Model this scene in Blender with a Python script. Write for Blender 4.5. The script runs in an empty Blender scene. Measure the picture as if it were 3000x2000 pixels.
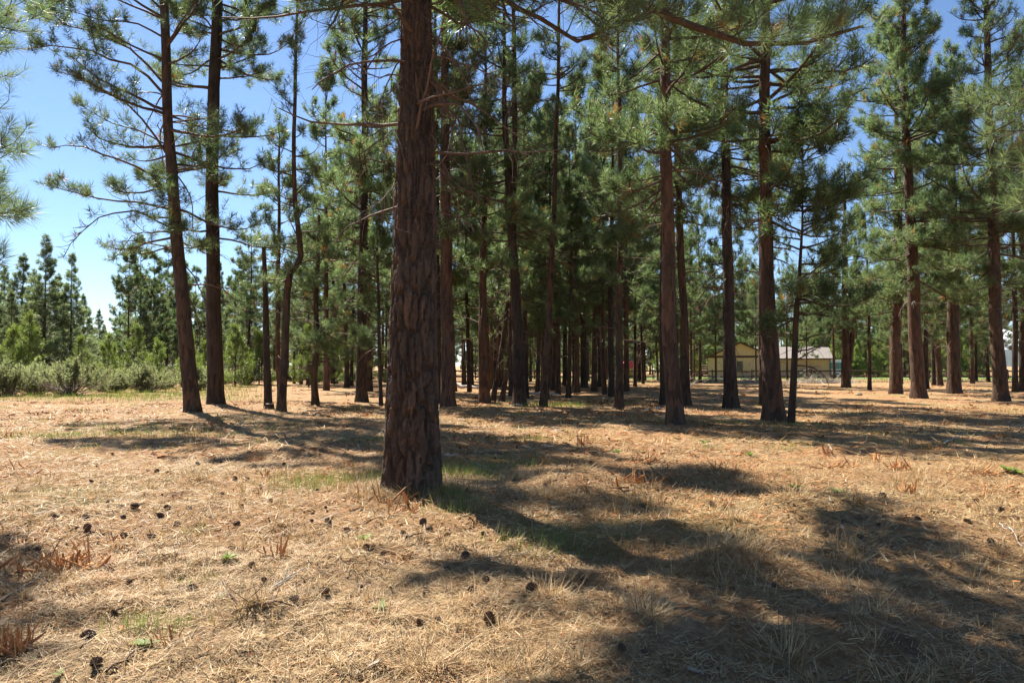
import bpy, math, random
import numpy as np
from mathutils import Vector, Matrix

# ------------------------------------------------------------------ camera, sky, sun, exposure
SC = bpy.context.scene
COL = SC.collection
FPX = 2170.0                      # focal length in pixels of the 3000 px wide photograph
EYE = 1.6
HORIZON = 1073.0
PITCH = math.atan((HORIZON - 1000.0) / FPX)

cam_d = bpy.data.cameras.new('camera')
cam_d.sensor_width = 36.0
cam_d.lens = FPX / 3000.0 * 36.0
cam_d.clip_start = 0.05
cam_d.clip_end = 20000.0
cam = bpy.data.objects.new('camera', cam_d)
COL.objects.link(cam)
cam.location = (0, 0, EYE)
cam.rotation_euler = (math.pi / 2 + PITCH, 0, 0)
SC.camera = cam

SUN_AZ = math.radians(-36.0)      # measured from +Y, negative = to the left of the view
SUN_EL = math.radians(48.0)
to_sun = Vector((math.sin(SUN_AZ) * math.cos(SUN_EL), math.cos(SUN_AZ) * math.cos(SUN_EL), math.sin(SUN_EL)))

world = bpy.data.worlds.new('World')
SC.world = world
world.use_nodes = True
wn = world.node_tree
wn.nodes.clear()
sky = wn.nodes.new('ShaderNodeTexSky')
sky.sky_type = 'NISHITA'
sky.sun_disc = False
sky.sun_elevation = SUN_EL
sky.sun_rotation = SUN_AZ
sky.altitude = 900.0
sky.air_density = 1.0
sky.dust_density = 0.2
sky.ozone_density = 6.0
bg = wn.nodes.new('ShaderNodeBackground')
bg.inputs['Strength'].default_value = 0.06
wo = wn.nodes.new('ShaderNodeOutputWorld')
wn.links.new(sky.outputs[0], bg.inputs['Color'])
wn.links.new(bg.outputs[0], wo.inputs['Surface'])

sun_d = bpy.data.lights.new('sun', 'SUN')
sun_d.energy = 5.0
sun_d.angle = math.radians(0.53)
sun_d.color = (1.0, 0.93, 0.82)
sun = bpy.data.objects.new('sun', sun_d)
COL.objects.link(sun)
sun.rotation_euler = to_sun.to_track_quat('Z', 'Y').to_euler()
sun.location = (-30, 40, 60)

SC.view_settings.view_transform = 'Standard'
SC.view_settings.look = 'None'
SC.view_settings.exposure = 1.48
SC.view_settings.gamma = 1.0
SC.view_settings.use_curve_mapping = False
SC.cycles.max_bounces = 5
SC.cycles.diffuse_bounces = 3
SC.cycles.glossy_bounces = 2
SC.cycles.transmission_bounces = 3
SC.cycles.use_adaptive_sampling = True
SC.cycles.adaptive_threshold = 0.02

# ------------------------------------------------------------------ helpers: pixels -> world
K = 3000.0 / 2352.0
CP, SP = math.cos(PITCH), math.sin(PITCH)

def ray(px, py):
    x = (px - 1500.0) / FPX
    y = (1000.0 - py) / FPX
    return np.array([x, CP - y * SP, SP + y * CP])

def ground_at(px, py, z=0.0):
    d = ray(px, py)
    t = (z - EYE) / d[2]
    return np.array([d[0] * t, d[1] * t, z])

def at_depth(px, py, Y):
    d = ray(px, py)
    t = Y / d[1]
    return np.array([d[0] * t, Y, EYE + d[2] * t])

def gd(x, y): return ground_at(x * K, y * K)          # from the 2352 px wide view
def ad(x, y, Y): return at_depth(x * K, y * K, Y)

# ------------------------------------------------------------------ numpy noise
def _hash(ix, iy, seed):
    h = (ix.astype(np.int64) * 374761393 + iy.astype(np.int64) * 668265263 + seed * 1274126177) & 0xffffffff
    h = ((h ^ (h >> 13)) * 1274126177) & 0xffffffff
    h = h ^ (h >> 16)
    return (h & 0xffffff) / float(0xffffff)

def vnoise(x, y, seed=0):
    x = np.asarray(x, float); y = np.asarray(y, float)
    ix = np.floor(x); iy = np.floor(y)
    fx = x - ix; fy = y - iy
    fx = fx * fx * (3 - 2 * fx); fy = fy * fy * (3 - 2 * fy)
    a = _hash(ix, iy, seed); b = _hash(ix + 1, iy, seed)
    c = _hash(ix, iy + 1, seed); d = _hash(ix + 1, iy + 1, seed)
    return (a * (1 - fx) + b * fx) * (1 - fy) + (c * (1 - fx) + d * fx) * fy

def fbm(x, y, seed=0, octv=4):
    s = 0.0; a = 0.5; t = 0.0
    for i in range(octv):
        s = s + a * (vnoise(x, y, seed + i * 17) - 0.5); t += a
        x = np.asarray(x) * 2.03 + 3.1; y = np.asarray(y) * 2.03 + 1.7; a *= 0.5
    return s / t * 2.0

def smooth(e0, e1, x):
    t = np.clip((np.asarray(x, float) - e0) / (e1 - e0), 0, 1)
    return t * t * (3 - 2 * t)

# ------------------------------------------------------------------ mesh helpers
def mesh_np(name, V, tris=None, quads=None, mat=None, tint=None, smooth_shade=False):
    V = np.ascontiguousarray(V, dtype=np.float32)
    me = bpy.data.meshes.new(name)
    loops = []; starts = []; n = 0
    totals = []
    if quads is not None and len(quads):
        q = np.asarray(quads, dtype=np.int32)
        loops.append(q.ravel()); starts.append(n + np.arange(len(q)) * 4); n += len(q) * 4
        totals.append(np.full(len(q), 4))
    if tris is not None and len(tris):
        t = np.asarray(tris, dtype=np.int32)
        loops.append(t.ravel()); starts.append(n + np.arange(len(t)) * 3); n += len(t) * 3
        totals.append(np.full(len(t), 3))
    loops = np.concatenate(loops).astype(np.int32); starts = np.concatenate(starts).astype(np.int32)
    me.vertices.add(len(V)); me.vertices.foreach_set('co', V.ravel())
    me.loops.add(len(loops)); me.loops.foreach_set('vertex_index', loops)
    me.polygons.add(len(starts)); me.polygons.foreach_set('loop_start', starts)
    me.update(calc_edges=True)
    if smooth_shade:
        me.polygons.foreach_set('use_smooth', np.ones(len(starts), dtype=bool))
    else:
        me.polygons.foreach_set('use_smooth', np.zeros(len(starts), dtype=bool))
    if tint is not None:
        a = me.attributes.new('tint', 'FLOAT', 'FACE')
        a.data.foreach_set('value', np.ascontiguousarray(tint, dtype=np.float32))
    if mat is not None:
        me.materials.append(mat)
    return me

MANY = {'branches', 'crown', 'upper_crown', 'dead_branches', 'stems', 'foliage', 'splinters', 'twigs'}
def obj(name, me, parent=None, loc=None):
    o = bpy.data.objects.new(name, me)
    if name in MANY: o['kind'] = 'stuff'
    COL.objects.link(o)
    if parent is not None: o.parent = parent
    if loc is not None: o.location = loc
    return o

def empty(name, loc, label, cat, group=None):
    o = bpy.data.objects.new(name, None)
    o.empty_display_size = 0.3
    COL.objects.link(o)
    o.location = loc
    tag(o, label, cat, group)
    return o

def tag(o, label=None, cat=None, group=None, kind=None):
    if label: o['label'] = label
    if cat: o['category'] = cat
    if group: o['group'] = group
    if kind: o['kind'] = kind
    return o

def tubes(P, R, sides=4):
    """P [N,M,3], R [N,M] -> verts, quads of N open tubes."""
    P = np.asarray(P, float); R = np.asarray(R, float)
    N, M, _ = P.shape
    T = np.empty_like(P)
    T[:, 1:-1] = P[:, 2:] - P[:, :-2]
    T[:, 0] = P[:, 1] - P[:, 0]; T[:, -1] = P[:, -1] - P[:, -2]
    T /= (np.linalg.norm(T, axis=2, keepdims=True) + 1e-9)
    mean = np.abs(P[:, -1] - P[:, 0])
    ref = np.zeros((N, 3)); ref[np.arange(N), np.argmin(mean, axis=1)] = 1.0
    ref = ref[:, None, :] + np.zeros((N, M, 3))
    U = np.cross(T, ref); U /= (np.linalg.norm(U, axis=2, keepdims=True) + 1e-9)
    W = np.cross(T, U)
    a = np.arange(sides) / sides * 2 * math.pi
    V = P[:, :, None, :] + R[:, :, None, None] * (np.cos(a)[None, None, :, None] * U[:, :, None, :] + np.sin(a)[None, None, :, None] * W[:, :, None, :])
    V = V.reshape(-1, 3)
    i = np.arange(N)[:, None, None] * (M * sides); j = np.arange(M - 1)[None, :, None] * sides; k = np.arange(sides)[None, None, :]
    k2 = (k + 1) % sides
    q = np.stack([i + j + k, i + j + k2, i + j + sides + k2, i + j + sides + k], axis=-1).reshape(-1, 4)
    return V, q

class MB:
    def __init__(self): self.V = []; self.F = []
    def box(self, x0, x1, y0, y1, z0, z1):
        n = len(self.V)
        self.V += [(x0, y0, z0), (x1, y0, z0), (x1, y1, z0), (x0, y1, z0), (x0, y0, z1), (x1, y0, z1), (x1, y1, z1), (x0, y1, z1)]
        self.F += [tuple(n + i for i in f) for f in ((0, 3, 2, 1), (4, 5, 6, 7), (0, 1, 5, 4), (1, 2, 6, 5), (2, 3, 7, 6), (3, 0, 4, 7))]
        return self
    def poly(self, V, F):
        n = len(self.V); self.V += [tuple(map(float, v)) for v in V]; self.F += [tuple(n + i for i in f) for f in F]; return self
    def tube(self, pts, rad, sides=6, cap=True):
        pts = np.asarray(pts, float); rad = np.broadcast_to(np.asarray(rad, float), (len(pts),))
        V, q = tubes(pts[None], np.array(rad)[None], sides)
        n = len(self.V); self.V += [tuple(v) for v in V]; self.F += [tuple(int(n + i) for i in f) for f in q]
        if cap:
            self.F.append(tuple(n + i for i in range(sides))[::-1])
            m = n + (len(pts) - 1) * sides
            self.F.append(tuple(m + i for i in range(sides)))
        return self
    def build(self, name, mat, parent=None, loc=None, bevel=0.0, smooth_shade=False):
        me = bpy.data.meshes.new(name)
        me.from_pydata(self.V, [], self.F); me.update()
        if smooth_shade: me.polygons.foreach_set('use_smooth', [True] * len(me.polygons))
        me.materials.append(mat)
        o = obj(name, me, parent, loc)
        if bevel:
            b = o.modifiers.new('bevel', 'BEVEL'); b.width = bevel; b.segments = 2
        return o

# ------------------------------------------------------------------ materials
def new_mat(name):
    m = bpy.data.materials.new(name); m.use_nodes = True
    nt = m.node_tree; nt.nodes.clear()
    out = nt.nodes.new('ShaderNodeOutputMaterial')
    return m, nt, out

def N(nt, t, **kw):
    n = nt.nodes.new(t)
    for k, v in kw.items():
        if k in n.inputs: n.inputs[k].default_value = v
        else: setattr(n, k, v)
    return n

def ramp(nt, stops, interp='LINEAR'):
    r = nt.nodes.new('ShaderNodeValToRGB'); cr = r.color_ramp; cr.interpolation = interp
    while len(cr.elements) < len(stops): cr.elements.new(0.5)
    for e, (p, c) in zip(cr.elements, stops):
        e.position = p; e.color = (c[0], c[1], c[2], 1)
    return r

def simple(name, col, rough=0.7, spec=0.3, metallic=0.0, noise=0.12, scale=6.0):
    m, nt, out = new_mat(name)
    b = N(nt, 'ShaderNodeBsdfPrincipled'); b.inputs['Roughness'].default_value = rough
    b.inputs['Specular IOR Level'].default_value = spec; b.inputs['Metallic'].default_value = metallic
    tc = N(nt, 'ShaderNodeTexCoord'); nz = N(nt, 'ShaderNodeTexNoise', Scale=scale, Detail=5.0)
    nt.links.new(tc.outputs['Object'], nz.inputs['Vector'])
    c = np.array(col)
    r = ramp(nt, [(0.3, c * (1 - noise)), (0.7, np.minimum(c * (1 + noise), 1))])
    nt.links.new(nz.outputs['Fac'], r.inputs[0]); nt.links.new(r.outputs[0], b.inputs['Base Color'])
    nt.links.new(b.outputs[0], out.inputs[0])
    return m

def foliage_mat(name, stops, rough=0.42, transl=0.35, tcol=(0.16, 0.2, 0.04), spec=0.5):
    m, nt, out = new_mat(name)
    at = N(nt, 'ShaderNodeAttribute'); at.attribute_name = 'tint'
    oi = N(nt, 'ShaderNodeObjectInfo')
    r = ramp(nt, stops); nt.links.new(at.outputs['Fac'], r.inputs[0])
    hs = N(nt, 'ShaderNodeHueSaturation')
    mr = N(nt, 'ShaderNodeMapRange'); mr.inputs['To Min'].default_value = 0.8; mr.inputs['To Max'].default_value = 1.2
    nt.links.new(oi.outputs['Random'], mr.inputs['Value']); nt.links.new(mr.outputs[0], hs.inputs['Value'])
    nt.links.new(r.outputs[0], hs.inputs['Color'])
    b = N(nt, 'ShaderNodeBsdfPrincipled'); b.inputs['Roughness'].default_value = rough
    b.inputs['Specular IOR Level'].default_value = spec
    nt.links.new(hs.outputs[0], b.inputs['Base Color'])
    t = N(nt, 'ShaderNodeBsdfTranslucent')
    mx = N(nt, 'ShaderNodeMix'); mx.data_type = 'RGBA'; mx.blend_type = 'MULTIPLY'
    g = N(nt, 'ShaderNodeHueSaturation'); g.inputs['Value'].default_value = 1.7; g.inputs['Saturation'].default_value = 1.1
    nt.links.new(hs.outputs[0], g.inputs['Color']); nt.links.new(g.outputs[0], t.inputs['Color'])
    s = N(nt, 'ShaderNodeMixShader'); s.inputs[0].default_value = transl
    nt.links.new(b.outputs[0], s.inputs[1]); nt.links.new(t.outputs[0], s.inputs[2])
    nt.links.new(s.outputs[0], out.inputs[0])
    return m

M = {}
M['needles'] = foliage_mat('pine_needles', [(0.0, (0.22, 0.10, 0.035)), (0.055, (0.24, 0.125, 0.04)), (0.07, (0.056, 0.092, 0.04)), (0.5, (0.098, 0.142, 0.058)), (1.0, (0.19, 0.225, 0.095))], rough=0.45, transl=0.5, spec=0.4)
M['young_needles'] = foliage_mat('young_needles', [(0.0, (0.10, 0.15, 0.035)), (0.5, (0.15, 0.20, 0.05)), (1.0, (0.21, 0.25, 0.07))], transl=0.45)
M['hazy_needles'] = foliage_mat('hazy_conifer_needles', [(0.0, (0.08, 0.115, 0.055)), (0.5, (0.135, 0.175, 0.08)), (1.0, (0.22, 0.25, 0.11))], rough=0.5, transl=0.52, spec=0.35)  # lighter copy of the needles: haze over the far conifers put into colour
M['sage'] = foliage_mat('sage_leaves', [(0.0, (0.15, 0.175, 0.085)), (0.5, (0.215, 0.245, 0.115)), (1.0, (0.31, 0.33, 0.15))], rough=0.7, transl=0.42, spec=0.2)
M['grass'] = foliage_mat('green_grass', [(0.0, (0.30, 0.25, 0.11)), (0.35, (0.17, 0.2, 0.055)), (1.0, (0.11, 0.19, 0.035))], rough=0.6, transl=0.35, spec=0.25)
M['leaf'] = foliage_mat('broad_leaf', [(0.0, (0.14, 0.19, 0.045)), (1.0, (0.2, 0.26, 0.065))], rough=0.6, transl=0.3, spec=0.2)
M['litter'] = foliage_mat('dry_litter', [(0.0, (0.14, 0.085, 0.05)), (0.25, (0.30, 0.195, 0.095)), (0.5, (0.50, 0.345, 0.17)), (0.78, (0.68, 0.52, 0.285)), (0.8, (0.46, 0.225, 0.085)), (1.0, (0.58, 0.315, 0.13))], rough=0.6, transl=0.15, spec=0.25)
M['chips'] = foliage_mat('wood_chips', [(0.0, (0.20, 0.085, 0.035)), (0.5, (0.40, 0.165, 0.06)), (0.9, (0.52, 0.27, 0.11)), (1.0, (0.6, 0.48, 0.34))], rough=0.75, transl=0.0, spec=0.15)

def bark_mat(name, dark, light, warm, sx=11.0, sz=2.6, bump=0.6, dist=0.03, plates=False):
    m, nt, out = new_mat(name)
    tc = N(nt, 'ShaderNodeTexCoord')
    mp = N(nt, 'ShaderNodeMapping'); mp.inputs['Scale'].default_value = (sx, sx, sz)
    nz0 = N(nt, 'ShaderNodeTexNoise', Scale=6.0, Detail=3.0)
    nt.links.new(tc.outputs['Object'], nz0.inputs['Vector'])
    addv = N(nt, 'ShaderNodeMixRGB'); addv.blend_type = 'ADD'; addv.inputs[0].default_value = 0.07
    nt.links.new(tc.outputs['Object'], addv.inputs[1]); nt.links.new(nz0.outputs['Color'], addv.inputs[2])
    nt.links.new(addv.outputs[0], mp.inputs['Vector'])
    v = N(nt, 'ShaderNodeTexVoronoi', feature='DISTANCE_TO_EDGE', Scale=1.0)
    vc = N(nt, 'ShaderNodeTexVoronoi', feature='F1', Scale=1.0)
    nt.links.new(mp.outputs[0], v.inputs['Vector']); nt.links.new(mp.outputs[0], vc.inputs['Vector'])
    sep = N(nt, 'ShaderNodeSeparateColor'); nt.links.new(vc.outputs['Color'], sep.inputs[0])
    r = ramp(nt, [(0.0, dark), (0.45, light), (0.8, warm), (1.0, light)])
    nt.links.new(sep.outputs[0], r.inputs[0])
    nz = N(nt, 'ShaderNodeTexNoise', Scale=30.0, Detail=6.0)
    nt.links.new(tc.outputs['Object'], nz.inputs['Vector'])
    mx = N(nt, 'ShaderNodeMixRGB'); mx.blend_type = 'OVERLAY'; mx.inputs[0].default_value = 0.55
    nt.links.new(r.outputs[0], mx.inputs[1]); nt.links.new(nz.outputs['Fac'], mx.inputs[2])
    nzl = N(nt, 'ShaderNodeTexNoise', Scale=1.3, Detail=3.0)
    nt.links.new(tc.outputs['Object'], nzl.inputs['Vector'])
    gr = ramp(nt, [(0.45, (0, 0, 0)), (0.7, (1, 1, 1))]); nt.links.new(nzl.outputs['Fac'], gr.inputs[0])
    mg = N(nt, 'ShaderNodeMixRGB'); mg.inputs[2].default_value = (0.085, 0.068, 0.052, 1)
    sc = N(nt, 'ShaderNodeMath', operation='MULTIPLY'); sc.inputs[1].default_value = 0.45
    nt.links.new(gr.outputs[0], sc.inputs[0]); nt.links.new(sc.outputs[0], mg.inputs[0]); nt.links.new(mx.outputs[0], mg.inputs[1])
    b = N(nt, 'ShaderNodeBsdfPrincipled'); b.inputs['Roughness'].default_value = 0.85
    b.inputs['Specular IOR Level'].default_value = 0.2
    if plates:
        at = N(nt, 'ShaderNodeAttribute'); at.attribute_name = 'tint'
        pr_ = ramp(nt, [(0.0, (0.62, 0.6, 0.6)), (0.5, (1.0, 0.98, 0.96)), (1.0, (1.4, 1.3, 1.2))]); nt.links.new(at.outputs['Fac'], pr_.inputs[0])
        mu = N(nt, 'ShaderNodeMixRGB'); mu.blend_type = 'MULTIPLY'; mu.inputs[0].default_value = 1.0
        nt.links.new(mg.outputs[0], mu.inputs[1]); nt.links.new(pr_.outputs[0], mu.inputs[2]); nt.links.new(mu.outputs[0], b.inputs['Base Color'])
    else:
        nt.links.new(mg.outputs[0], b.inputs['Base Color'])
    hr = ramp(nt, [(0.0, (0, 0, 0)), (0.14, (1, 1, 1))]); nt.links.new(v.outputs['Distance'], hr.inputs[0])
    ad_ = N(nt, 'ShaderNodeMath', operation='MULTIPLY_ADD'); ad_.inputs[1].default_value = 0.35
    nt.links.new(nz.outputs['Fac'], ad_.inputs[0]); nt.links.new(hr.outputs[0], ad_.inputs[2])
    bp = N(nt, 'ShaderNodeBump'); bp.inputs['Strength'].default_value = bump; bp.inputs['Distance'].default_value = dist
    nt.links.new(ad_.outputs[0], bp.inputs['Height']); nt.links.new(bp.outputs[0], b.inputs['Normal'])
    nt.links.new(b.outputs[0], out.inputs[0])
    return m

M['bark'] = bark_mat('pine_bark', (0.038, 0.025, 0.018), (0.072, 0.045, 0.03), (0.115, 0.062, 0.035))
M['bark_main'] = bark_mat('pine_bark_plates', (0.042, 0.03, 0.022), (0.072, 0.049, 0.035), (0.108, 0.066, 0.043), sx=18, sz=3, bump=0.5, dist=0.012, plates=True)
M['bark_red'] = bark_mat('reddish_bark', (0.05, 0.031, 0.022), (0.095, 0.054, 0.035), (0.15, 0.076, 0.044))
M['bark_dark'] = bark_mat('dark_bark', (0.028, 0.02, 0.016), (0.048, 0.034, 0.025), (0.072, 0.045, 0.03))
M['branch'] = simple('branch_bark', (0.09, 0.06, 0.044), 0.8, 0.25, noise=0.3, scale=9)
M['dead'] = simple('dead_wood', (0.13, 0.082, 0.058), 0.8, 0.25, noise=0.35, scale=7)
M['dead_pale'] = simple('bleached_wood', (0.42, 0.38, 0.33), 0.8, 0.25, noise=0.2, scale=9)
M['sage_stem'] = simple('sage_stems', (0.22, 0.175, 0.15), 0.85, 0.2, noise=0.25, scale=8)
M['cone'] = simple('cone_scales', (0.145, 0.088, 0.058), 0.65, 0.3, noise=0.35, scale=60)
M['shred'] = foliage_mat('shredded_wood', [(0.0, (0.19, 0.095, 0.05)), (0.5, (0.50, 0.225, 0.08)), (1.0, (0.66, 0.36, 0.15))], rough=0.75, transl=0.0, spec=0.15)
M['stick'] = simple('grey_stick', (0.26, 0.20, 0.15), 0.8, 0.2, noise=0.3, scale=12)
M['pale_chip'] = simple('pale_chip', (0.5, 0.41, 0.3), 0.8, 0.2, noise=0.15, scale=20)
M['rock'] = simple('pale_rock', (0.45, 0.43, 0.40), 0.85, 0.2, noise=0.3, scale=12)
M['siding'] = simple('tan_siding', (0.70, 0.48, 0.30), 0.75, 0.25, noise=0.05, scale=2)
M['batten'] = simple('tan_batten', (0.62, 0.42, 0.26), 0.75, 0.25, noise=0.05, scale=2)
M['trim'] = simple('brown_trim', (0.09, 0.05, 0.035), 0.6, 0.3, noise=0.1)
M['roof'] = simple('grey_roof', (0.24, 0.21, 0.185), 0.8, 0.2, noise=0.12, scale=5)
M['glass'] = simple('dark_glass', (0.05, 0.07, 0.08), 0.1, 0.6, noise=0.1)
M['white'] = simple('white_paint', (0.78, 0.76, 0.72), 0.5, 0.4, noise=0.05)
M['fence'] = simple('brown_fence', (0.05, 0.028, 0.02), 0.7, 0.25, noise=0.25, scale=4)
M['fence_pale'] = simple('pale_fence', (0.40, 0.35, 0.28), 0.8, 0.2, noise=0.15, scale=4)
M['dog'] = simple('grey_boards', (0.33, 0.31, 0.29), 0.8, 0.2, noise=0.1)
M['dogroof'] = simple('black_shingle', (0.04, 0.035, 0.035), 0.85, 0.2, noise=0.1)
M['carpaint'] = simple('dark_car_paint', (0.02, 0.022, 0.028), 0.25, 0.6, noise=0.05)
M['tyre'] = simple('tyre_rubber', (0.025, 0.025, 0.025), 0.85, 0.2, noise=0.1)
M['rim'] = simple('steel_rim', (0.5, 0.5, 0.5), 0.35, 0.5, metallic=0.8, noise=0.05)
M['teal'] = simple('teal_panel', (0.06, 0.30, 0.26), 0.4, 0.4, noise=0.05)
M['redroof'] = simple('red_roof', (0.50, 0.06, 0.09), 0.45, 0.4, noise=0.1)
M['goldwood'] = simple('golden_boards', (0.42, 0.25, 0.09), 0.7, 0.25, noise=0.2, scale=4)
M['white_wall'] = simple('pale_wall', (0.66, 0.64, 0.6), 0.8, 0.2, noise=0.05)

def ground_mat():
    m, nt, out = new_mat('forest_floor')
    g = N(nt, 'ShaderNodeNewGeometry')
    def noise(scale, detail=6.0, rough=0.6, off=0.0, sy=1.0):
        mp = N(nt, 'ShaderNodeMapping'); mp.inputs['Location'].default_value = (off, off * 0.7, 0); mp.inputs['Scale'].default_value = (1, sy, 1)
        nt.links.new(g.outputs['Position'], mp.inputs['Vector'])
        n = N(nt, 'ShaderNodeTexNoise', Scale=scale, Detail=detail, Roughness=rough)
        nt.links.new(mp.outputs[0], n.inputs['Vector']); return n
    fine = noise(15.0, 9.0, 0.8); mid = noise(2.2, 6.0, 0.65, 3.0); big = noise(0.33, 4.0, 0.55, 9.0); big2 = noise(0.22, 5.0, 0.6, 31.0)
    straw = ramp(nt, [(0.30, (0.12, 0.075, 0.045)), (0.43, (0.30, 0.205, 0.115)), (0.55, (0.50, 0.345, 0.185)), (0.75, (0.66, 0.50, 0.29))])
    nt.links.new(fine.outputs['Fac'], straw.inputs[0])
    org = ramp(nt, [(0.3, (0.13, 0.07, 0.038)), (0.47, (0.37, 0.205, 0.095)), (0.72, (0.58, 0.37, 0.19))])
    nt.links.new(fine.outputs['Fac'], org.inputs[0])
    mo = ramp(nt, [(0.41, (0, 0, 0)), (0.53, (1, 1, 1))])
    am = N(nt, 'ShaderNodeMath', operation='MULTIPLY_ADD'); am.inputs[1].default_value = 0.5
    hb = N(nt, 'ShaderNodeMath', operation='MULTIPLY'); hb.inputs[1].default_value = 0.5
    nt.links.new(big.outputs['Fac'], hb.inputs[0])
    nt.links.new(mid.outputs['Fac'], am.inputs[0]); nt.links.new(hb.outputs[0], am.inputs[2]); nt.links.new(am.outputs[0], mo.inputs[0])
    m1 = N(nt, 'ShaderNodeMixRGB'); nt.links.new(mo.outputs[0], m1.inputs[0]); nt.links.new(straw.outputs[0], m1.inputs[1]); nt.links.new(org.outputs[0], m1.inputs[2])
    # bare soil patches
    ms = ramp(nt, [(0.56, (0, 0, 0)), (0.68, (1, 1, 1))]); nt.links.new(mid.outputs['Fac'], ms.inputs[0])
    m2 = N(nt, 'ShaderNodeMixRGB'); m2.inputs[2].default_value = (0.17, 0.11, 0.07, 1)
    sc = N(nt, 'ShaderNodeMath', operation='MULTIPLY'); sc.inputs[1].default_value = 0.7
    nt.links.new(ms.outputs[0], sc.inputs[0]); nt.links.new(sc.outputs[0], m2.inputs[0]); nt.links.new(m1.outputs[0], m2.inputs[1])
    # thin green patches
    mg = ramp(nt, [(0.55, (0, 0, 0)), (0.68, (1, 1, 1))]); nt.links.new(big2.outputs['Fac'], mg.inputs[0])
    s2 = N(nt, 'ShaderNodeMath', operation='MULTIPLY'); s2.inputs[1].default_value = 0.55
    nt.links.new(mg.outputs[0], s2.inputs[0])
    m3 = N(nt, 'ShaderNodeMixRGB'); m3.inputs[2].default_value = (0.22, 0.225, 0.09, 1)
    nt.links.new(s2.outputs[0], m3.inputs[0]); nt.links.new(m2.outputs[0], m3.inputs[1])
    b = N(nt, 'ShaderNodeBsdfPrincipled'); b.inputs['Roughness'].default_value = 0.9; b.inputs['Specular IOR Level'].default_value = 0.1
    nt.links.new(m3.outputs[0], b.inputs['Base Color'])
    bp = N(nt, 'ShaderNodeBump'); bp.inputs['Strength'].default_value = 1.0; bp.inputs['Distance'].default_value = 0.09
    ma = N(nt, 'ShaderNodeMath', operation='ADD'); nt.links.new(fine.outputs['Fac'], ma.inputs[0]); nt.links.new(mid.outputs['Fac'], ma.inputs[1])
    nt.links.new(ma.outputs[0], bp.inputs['Height']); nt.links.new(bp.outputs[0], b.inputs['Normal'])
    nt.links.new(b.outputs[0], out.inputs[0])
    return m
M['ground'] = ground_mat()

# ------------------------------------------------------------------ the ground
T1 = ground_at(948 * K, 1122 * K, 0.13)
MOUNDS = [(T1[0], T1[1], 0.10, 1.0)]
for (px, py, a, s) in [(2330, 1500, .15, .42), (2520, 1500, .10, .35), (1660, 1440, .13, .5), (1760, 1440, .12, .4), (2190, 1560, .10, .4),
                       (2080, 1700, .12, .35), (2200, 1690, .10, .3), (1560, 1770, .09, .3), (1150, 1620, .07, .35), (720, 1800, .05, .2),
                       (2700, 1900, .08, .4), (1850, 1830, .09, .35), (1900, 1600, .08, .35), (940, 1660, .05, .25), (2400, 1800, .08, .5), (1330, 1690, .06, .25)]:
    p = ground_at(px, py); MOUNDS.append((p[0], p[1], a, s))

def gz(x, y):
    x = np.asarray(x, float); y = np.asarray(y, float)
    d = np.hypot(x, y)
    z = 0.09 * fbm(x / 3.5, y / 3.5, 5, 3) + 0.045 * fbm(x * 1.1, y * 1.1, 21, 3)
    near = 1 - smooth(14, 26, d)
    z = z + near * (0.07 * np.abs(fbm(x * 2.6, y * 2.6, 40, 3)) + 0.045 * np.maximum(fbm(x * 6, y * 6, 45, 2), -.3))
    for (mx, my, a, s) in MOUNDS:
        z = z + a * np.exp(-((x - mx) ** 2 + (y - my) ** 2) / (2 * s * s))
    return z * (1 - 0.6 * smooth(35, 90, d))

def graded(a, b, fine, lo, hi, grow):
    """points from a to b, spacing fine inside lo..hi and growing outside"""
    out = list(np.arange(lo, hi, fine)); s = fine; x = out[-1]
    while x < b: s *= grow; x += s; out.append(x)
    s = fine; x = lo; left = []
    while x > a: s *= grow; x -= s; left.append(x)
    return np.array(left[::-1] + out)

gx = graded(-6000, 6000, 0.075, -5.0, 5.0, 1.11)
gy = graded(-400, 9000, 0.065, 2.5, 8.5, 1.06)
GX, GY = np.meshgrid(gx, gy)
GZ = gz(GX, GY)
V = np.stack([GX.ravel(), GY.ravel(), GZ.ravel()], 1)
nx, ny = len(gx), len(gy)
ii = (np.arange(ny - 1)[:, None] * nx + np.arange(nx - 1)[None, :]).ravel()
Q = np.stack([ii, ii + 1, ii + nx + 1, ii + nx], 1)
ground = obj('ground', mesh_np('ground', V, quads=Q, mat=M['ground'], smooth_shade=True))
tag(ground, 'forest floor of dry needles and straw', kind='structure')

def on_ground(px, py):
    """world point where the pixel's ray meets the uneven ground"""
    z = 0.0
    for _ in range(6):
        p = ground_at(px, py, z); z = float(gz(p[0], p[1]))
    p[2] = z
    return p

# ------------------------------------------------------------------ pine generator
def rot_frames(D, rng):
    D = D / (np.linalg.norm(D, axis=1, keepdims=True) + 1e-9)
    r = rng.normal(size=D.shape); U = np.cross(D, r); U /= (np.linalg.norm(U, axis=1, keepdims=True) + 1e-9)
    W = np.cross(D, U)
    return np.stack([U, W, D], axis=2)          # columns

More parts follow.
